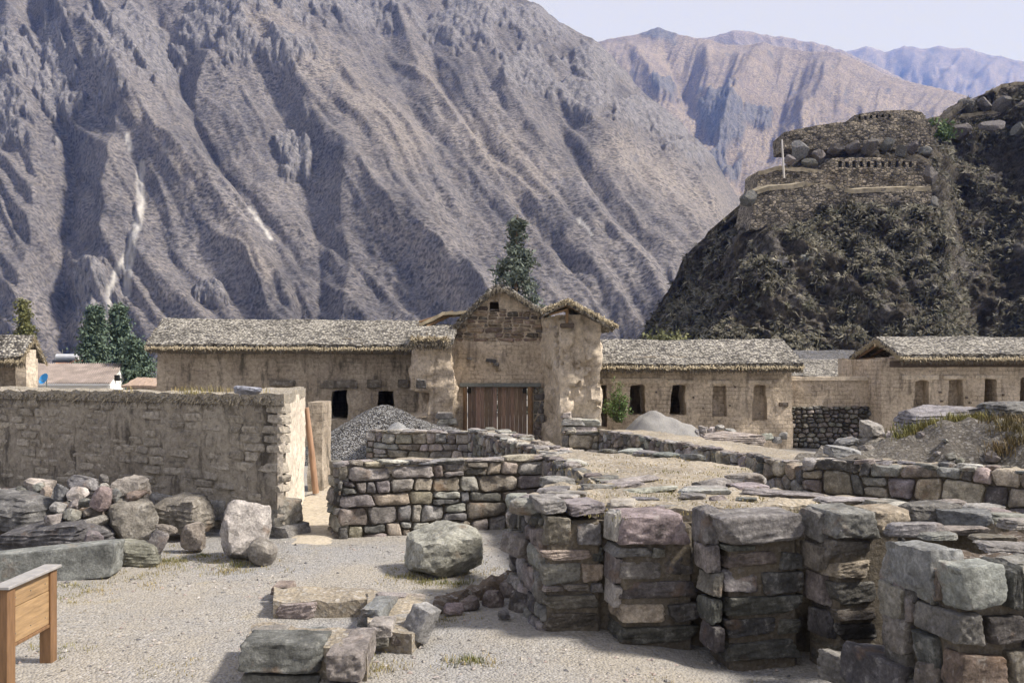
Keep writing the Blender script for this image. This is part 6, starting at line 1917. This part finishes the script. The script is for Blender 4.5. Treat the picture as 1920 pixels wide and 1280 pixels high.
def bank_z(x, y):
    k = np.argmin((bankV[:, 0] - x) ** 2 + (bankV[:, 1] - y) ** 2)
    return float(bankV[k, 2])


gs = []
for k in range(330):
    px = rng.uniform(1685, 1925); d = rng.uniform(16.4, 17.7); x = (px - 960) / F * d
    gs.append((x, d, bank_z(x, d) - .02, rng.uniform(.6, 1.3)))
o = add("bank_grass", grass_mesh("bank_grass", gs, rng, .13, 16, .09, .008), M_GREENGRASS)
tag(o, "short yellow-green grass on top of the earth bank", "grass", kind="stuff")
gs = []
for k in range(60):
    px = rng.uniform(1865, 1930); d = rng.uniform(14.8, 16.6); x = (px - 960) / F * d
    gs.append((x, d, bank_z(x, d) - .02, rng.uniform(.7, 1.3)))
o = add("bank_bush", grass_mesh("bank_bush", gs, rng, .15, 22, .10, .008), m_leaf("bank_bush_leaf", (0.12, 0.10, 0.045), (0.17, 0.12, 0.06)))
tag(o, "brown-green dry bush hanging over the end of the earth bank", "bush", kind="stuff")

for k in range(46):
    u = rng.uniform(.4, 6.5); v = rng.uniform(.9, 2.6); p = c_ + D_ * u + N_ * v; s = rng.uniform(.06, .22)
    o = add("bank_stone", ROCKS[k % 12], None, None, (p.x, p.y, bank_z(p.x, p.y) + s * .05), (rng.uniform(-.4, .4), rng.uniform(-.4, .4), rng.uniform(0, 6)), (s * 1.4, s * 1.1, s * .8), vary((0.2, 0.185, 0.165), rng, .3))
    tag(o, "small grey stone half buried in the earth bank", "stone", "stones half buried in the earth bank", "thing")

# paths of trodden sand
pth = [(-2.75, 11.2), (-2.2, 11.2), (-2.3, 11.9), (-2.45, 12.6), (-2.9, 16.5), (-3.2, 20.5), (-4.2, 20.5), (-3.75, 16.5), (-3.05, 12.2)]
V2, F2, E2 = region(pth, [], .12)
V2 = np.array(V2); zz = gz(V2[:, 0], V2[:, 1]) + .012 + .03 * np.clip(fbm(V2[:, 0] * 3, V2[:, 1] * 3, 0 * V2[:, 0], 3), 0, 1)
zz += .0
for a, b, w in E2: zz[a] = gz(*V2[a]) - .01; zz[b] = gz(*V2[b]) - .01
o = add("path", mesh_from("path", np.column_stack([V2, zz]), F2), m_soil("trodden_sand", (0.45, 0.395, 0.31), (0.38, 0.335, 0.265), (0.18, 0.16, 0.13), .8, .02, .12))
tag(o, "pale trodden sand path between adobe wall and stone wall", "path", kind="structure")

# loose pebbles and small stones on the ground
OCT = np.array([(1, 0, 0), (-1, 0, 0), (0, 1, 0), (0, -1, 0), (0, 0, 1), (0, 0, -1)], float)
OF = np.array([(0, 2, 4), (2, 1, 4), (1, 3, 4), (3, 0, 4), (2, 0, 5), (1, 2, 5), (3, 1, 5), (0, 3, 5)])
rs = np.random.RandomState(12)


def pebbles(name, label, n, xr, yr, smin, smax, mat, keep=None):
    x = rs.uniform(*xr, n); y = rs.uniform(yr[0] ** .5, yr[1] ** .5, n) ** 2 if yr[0] > 0 else rs.uniform(*yr, n)
    m = (np.abs(x) < y * .62 + .6)
    if keep is not None: m &= keep(x, y)
    m &= rs.rand(n) < np.clip(.35 + fbm(x * .8, y * .8, 0 * x + 5, 3) * .9, .04, 1)
    x, y = x[m], y[m]; k = len(x)
    s = smin * (smax / smin) ** (rs.rand(k) ** 2.6)
    V = OCT[None] * rs.uniform(.6, 1.3, (k, 6, 1)) * np.stack([s * rs.uniform(.7, 1.4, k), s * rs.uniform(.7, 1.4, k), s * rs.uniform(.4, .8, k)], 1)[:, None, :]
    th = rs.uniform(0, 6.28, k); c, s_ = np.cos(th)[:, None], np.sin(th)[:, None]
    V = np.stack([V[..., 0] * c - V[..., 1] * s_, V[..., 0] * s_ + V[..., 1] * c, V[..., 2]], -1)
    V += np.stack([x, y, gz(x, y) + s * .15], 1)[:, None, :]
    Fc = (OF[None] + (np.arange(k) * 6)[:, None, None]).reshape(-1, 3)
    o = add(name, mesh_from(name, V.reshape(-1, 3), Fc, False), mat)
    return tag(o, label, "pebbles", kind="stuff")


def m_pebble():
    t = NT("pebble")
    v = t.voro(14, out="Color"); sp = t.n.new("ShaderNodeSeparateColor"); t.lk(v, sp.inputs[0])
    return t.done(t.ramp(sp.outputs[0], [(0, (0.10, 0.10, 0.105)), (.35, (0.22, 0.21, 0.20)), (.65, (0.36, 0.33, 0.29)), (.85, (0.30, 0.24, 0.22)), (1, (0.5, 0.48, 0.45))]), .9)


MP = m_pebble()
pebbles("pebbles", "loose pebbles scattered over the gravel ground", 26000, (-5.5, 4.5), (5.0, 14.0), .004, .026, MP, lambda x, y: ~((x > .3) & (y > 7.3)) & ~((x < -4.0) & (y > 11)))
pebbles("far_pebbles", "small stones scattered in the courtyard before the buildings", 6000, (-9, 12), (14, 27), .012, .05, MP)

# dry grass on the ground
gs = []
for (px, py, n, s) in [(300, 1060, 30, 1), (430, 1070, 34, 1.1), (260, 1085, 26, 1), (360, 1040, 24, .9), (400, 1058, 20, 1), (150, 1120, 20, .8), (690, 1250, 22, .9), (870, 1240, 14, .9), (830, 1085, 20, .9), (890, 1075, 20, 1), (760, 1062, 16, .9), (825, 1160, 14, .8), (500, 1065, 10, .8), (140, 1110, 18, .9), (740, 1090, 10, .8), (1350, 1275, 30, 1), (1420, 1278, 26, 1), (1250, 1270, 14, .8), (330, 1250, 12, .7), (120, 1220, 12, .8), (680, 1240, 14, 1.0)]:
    for k in range(n):
        q = onz(px + rng.gauss(0, 34), max(985, py + rng.gauss(0, 9)), 0)
        gs.append((q.x, q.y, float(gz(q.x, q.y)), s * rng.uniform(.5, 1.2)))
o = add("ground_grass", grass_mesh("ground_grass", gs, rng, .03, 16, .055, .003), M_GRASS)
tag(o, "thin dry grass tufts on the gravel ground", "grass", kind="stuff")
gs = []
for (px, py, n, s) in [(875, 1240, 16, .9), (320, 1052, 18, 1), (845, 1090, 16, 1.1), (800, 1088, 12, 1.1), (815, 1165, 8, .9), (140, 1100, 10, .9), (380, 1045, 12, .9), (770, 1078, 10, 1), (440, 1062, 10, 1.1), (960, 985, 20, .8), (1000, 982, 10, .9)]:
    for k in range(n):
        q = onz(px + rng.gauss(0, 16), py + rng.gauss(0, 3), 0)
        gs.append((q.x, q.y, float(gz(q.x, q.y)), s * rng.uniform(.5, 1.2)))
o = add("green_grass", grass_mesh("green_grass", gs, rng, .04, 16, .04, .003), M_GREENGRASS)
tag(o, "small green grass tufts at the foot of the stones", "grass", kind="stuff")
# straw litter on the wall tops
gs = []
for k in range(420):
    px = rng.uniform(1040, 1900); py = rng.uniform(850, 968)
    if px > 1420 and py < 935 + (px - 1420) * .06: continue
    q = onz(px, py, 1.0); gs.append((q.x, q.y, 1.0, rng.uniform(.4, 1)))
o = add("straw_litter", grass_mesh("straw_litter", gs, rng, .014, 14, .09, .004), M_GRASS)
tag(o, "dry straw and grass litter on the earth tops of the walls", "grass", kind="stuff")

# ---- sign board
root = thing("wooden_sign", "small wooden sign board on two square posts at the path edge", "sign", (-3.47, 6.5, 0))
OR = (0.34, 0.225, 0.12); OD = (0.20, 0.115, 0.06)
g0 = float(gz(-3.47, 6.5))
rect_part("post", -.05, .05, -.35, -.25, g0 - .1, .70, M_POST, root, .006, 0, OD)
rect_part("post", -.045, .045, .24, .33, g0 - .1, .70, M_POST, root, .006, 0, OD)
b = rect_part("board", .0, .028, -.25, .24, .30, .545, M_SIGN, root, .003, 0, OR)
rect_part("board", -.002, .026, -.25, .24, .549, .69, M_SIGN, root, .003, 0, (0.31, 0.205, 0.11))
rect_part("bottom_rail", -.02, .034, -.25, .24, .275, .298, M_POST, root, .003, 0, OD)
rect_part("top_rail", -.06, .07, -.37, .35, .70, .722, m_plain("weathered_rail", (0.30, 0.29, 0.28), .4, 12, .6, .2, .003), root, .004)
for k in range(6):
    rect_part("nail", .028, .032, -.22 + (k % 3) * .2, -.214 + (k % 3) * .2, .36 + (k // 3) * .25, .366 + (k // 3) * .25, M_METAL, root, 0)


# ---- trees
def tree(name, label, base, h, prof, nb, leaf, mat, rng, lean=0.0, lsize=.22, trunk=.16, per=46, aspect=2.0, droop=-.1, cl=.42):
    root = thing(name, label, "tree", base)
    pts = [(lean * h * f * f, .1 * math.sin(f * 5), h * f) for f in [i / 8 for i in range(9)]]
    add("trunk", tube_mesh("trunk", pts, [trunk * (1 - .9 * i / 8) + .015 for i in range(9)], 8, True, .1), M_BARK, root)
    LV = []; LF = []; V = []; Fc = []
    for b in range(nb):
        f = rng.uniform(.06, 1.0) ** .9; th = rng.uniform(0, 6.283); r = prof(f) * rng.uniform(.45, 1.08)
        s = Vector((lean * h * f * f, 0, h * f * .97)); e = s + Vector((math.cos(th) * r, math.sin(th) * r, r * rng.uniform(.1, .7) + droop * r))
        if b % 3 == 0:
            bm_ = tube_mesh("x", [s, s.lerp(e, .5), e], [.05 * (1 - f) + .018, .03 * (1 - f) + .012, .006], 4, False)
            o = len(LV); LV += [v.co[:] for v in bm_.vertices]; LF += [[o + i for i in p.vertices] for p in bm_.polygons]
            bpy.data.meshes.remove(bm_)
        cs = cl * (.5 + .5 * r / max(prof(.3), .1))
        pp = [(e.lerp(s, abs(rng.gauss(0, .28))) + Vector((rng.gauss(0, cs), rng.gauss(0, cs), rng.gauss(0, cs * .7)))) for _ in range(per)]
        v, f_ = leaf_cloud(pp, rng, lsize, aspect, .4)
        o = len(V); V += v; Fc += [[o + i for i in q] for q in f_]
    add("limbs", mesh_from("limbs", LV, LF), M_BARK, root)
    cr = add("crown", mesh_from("crown", V, Fc, False), mat, root)
    cr["kind"] = "stuff"
    return root


d = 66.0
def cone(w): return lambda f: w * (1 - f) ** .8 * (.55 + .45 * min(1, f * 5)) + .12
b = at(178, 722, d); b.z = -2.6
tree("conifer_tree", "dark green conifer with a pointed crown behind the corrugated roof", b, at(0, 572, d).z + 2.6, cone(1.6), 150, .2, M_CYPRESS, rng, 0, .13, .2, 95)
b = at(226, 722, d + 3); b.z = -2.6
tree("conifer_tree", "tallest dark green conifer rising behind the white gable", b, at(0, 568, d + 3).z + 2.6, cone(1.75), 150, .2, M_CYPRESS, rng, -.01, .13, .2, 95)
b = at(258, 722, d - 4); b.z = -2.6
tree("conifer_tree", "shorter bushy conifer next to the end of the long building", b, at(0, 632, d - 4).z + 2.6, cone(1.9), 120, .2, M_CYPRESS, rng, -.05, .13, .18, 95)
b = at(48, 722, 82); b.z = -2.6
tree("poplar_tree", "slim olive-green poplar behind the thatched roof end", b, at(0, 560, 82).z + 2.6, cone(1.0), 90, .2, m_leaf("poplar_leaf", (0.12, 0.13, 0.05), (0.17, 0.17, 0.07)), rng, -.02, .15, .16, 80)
b = at(965, 722, 48); b.z = -1.2
def euca(f): return (1.35 * math.sin(min(1, max(0, (1.02 - f) * 1.25)) * 1.57) ** .8 * (.55 + .45 * (f > .3)) + .1)
tree("eucalyptus_tree", "tall loose eucalyptus tree rising behind the gatehouse gable", b, at(0, 403, 48).z + 1.2, cone(2.9), 120, .2, M_EUCA, rng, .012, .10, .2, 70, 3.2, -.35, .27)
# cliff-top bush
p = at(1758, 262, 120)
root = thing("cliff_bush", "bright green bush high in the recess beside the terraces", "bush", p)
V, Fc = leaf_cloud([(rng.gauss(0, .85), rng.gauss(0, .6), abs(rng.gauss(.6, .85))) for _ in range(900)], rng, .3, 2.0)
add("foliage", mesh_from("foliage", V, Fc, False), m_leaf("green_bush", (0.09, 0.14, 0.055), (0.14, 0.19, 0.08)), root)
add("stem", tube_mesh("stem", [(0, .3, -1.2), (0, 0, .5)], [.12, .06], 6), M_BARK, root)
p = at(1250, 640, 88)
root = thing("cliff_bush", "yellow-green bush at the foot of the cliff edge above the thatch", "bush", p)
V, Fc = leaf_cloud([(rng.gauss(0, 1.1), rng.gauss(0, .7), rng.gauss(-.2, .6)) for _ in range(700)], rng, .22, 2.0)
add("foliage", mesh_from("foliage", V, Fc, False), m_leaf("olive_bush", (0.11, 0.12, 0.05), (0.15, 0.15, 0.07)), root)
add("stem", tube_mesh("stem", [(0, .3, -2.2), (0, 0, -.2)], [.12, .06], 6), M_BARK, root)
# bush by the doorway
p = at(1160, 792, 26.2)
root = thing("green_bush", "upright leafy green bush in front of the dark doorway", "bush", p)
V = []; Fc = []; SV = []; SF = []
for k in range(34):
    th = rng.uniform(0, 6.28); le = rng.uniform(.03, .55); hh = rng.uniform(.6, 1.0) * (1.38 - le * 2.0) + .12
    e = Vector((math.cos(th) * le, math.sin(th) * le * .7, hh))
    bm_ = tube_mesh("x", [(e.x * .15, e.y * .15, 0), (e.x * .6, e.y * .6, hh * .55), e], [.010, .008, .003], 4, False)
    o = len(SV); SV += [v.co[:] for v in bm_.vertices]; SF += [[o + i for i in q.vertices] for q in bm_.polygons]; bpy.data.meshes.remove(bm_)
    pp = []
    for _ in range(48):
        f = rng.uniform(.12, 1.03); pp.append(Vector((e.x * f, e.y * f, hh * f)) + Vector((rng.gauss(0, .05), rng.gauss(0, .05), rng.gauss(0, .03))))
    v, f_ = leaf_cloud(pp, rng, .038, 2.2); o = len(V); V += v; Fc += [[o + i for i in q] for q in f_]
add("stems", mesh_from("stems", SV, SF), M_BARK, root)
add("foliage", mesh_from("foliage", V, Fc, False), M_LEAF, root)

# ---- haze: one box of pale air round everything
bm = bmesh.new(); bmesh.ops.create_cube(bm, size=1.0)
me = bpy.data.meshes.new("haze"); bm.to_mesh(me); bm.free()
hm = bpy.data.materials.new("haze_air"); hm.use_nodes = True
nt = hm.node_tree; nt.nodes.remove(nt.nodes["Principled BSDF"])
pv = nt.nodes.new("ShaderNodeVolumePrincipled")
pv.inputs["Color"].default_value = (0.12, 0.30, 0.95, 1)
pv.inputs["Density"].default_value = HAZE_D
pv.inputs["Absorption Color"].default_value = (1, 1, 1, 1)
nt.links.new(pv.outputs[0], nt.nodes["Material Output"].inputs["Volume"])
me.materials.append(hm)
o = add("haze", me, None, None, (0, 2650, 900), None, (9000, 5900, 1830))
tag(o, "thin blue air between the ruins and the far mountains", "haze", kind="stuff")
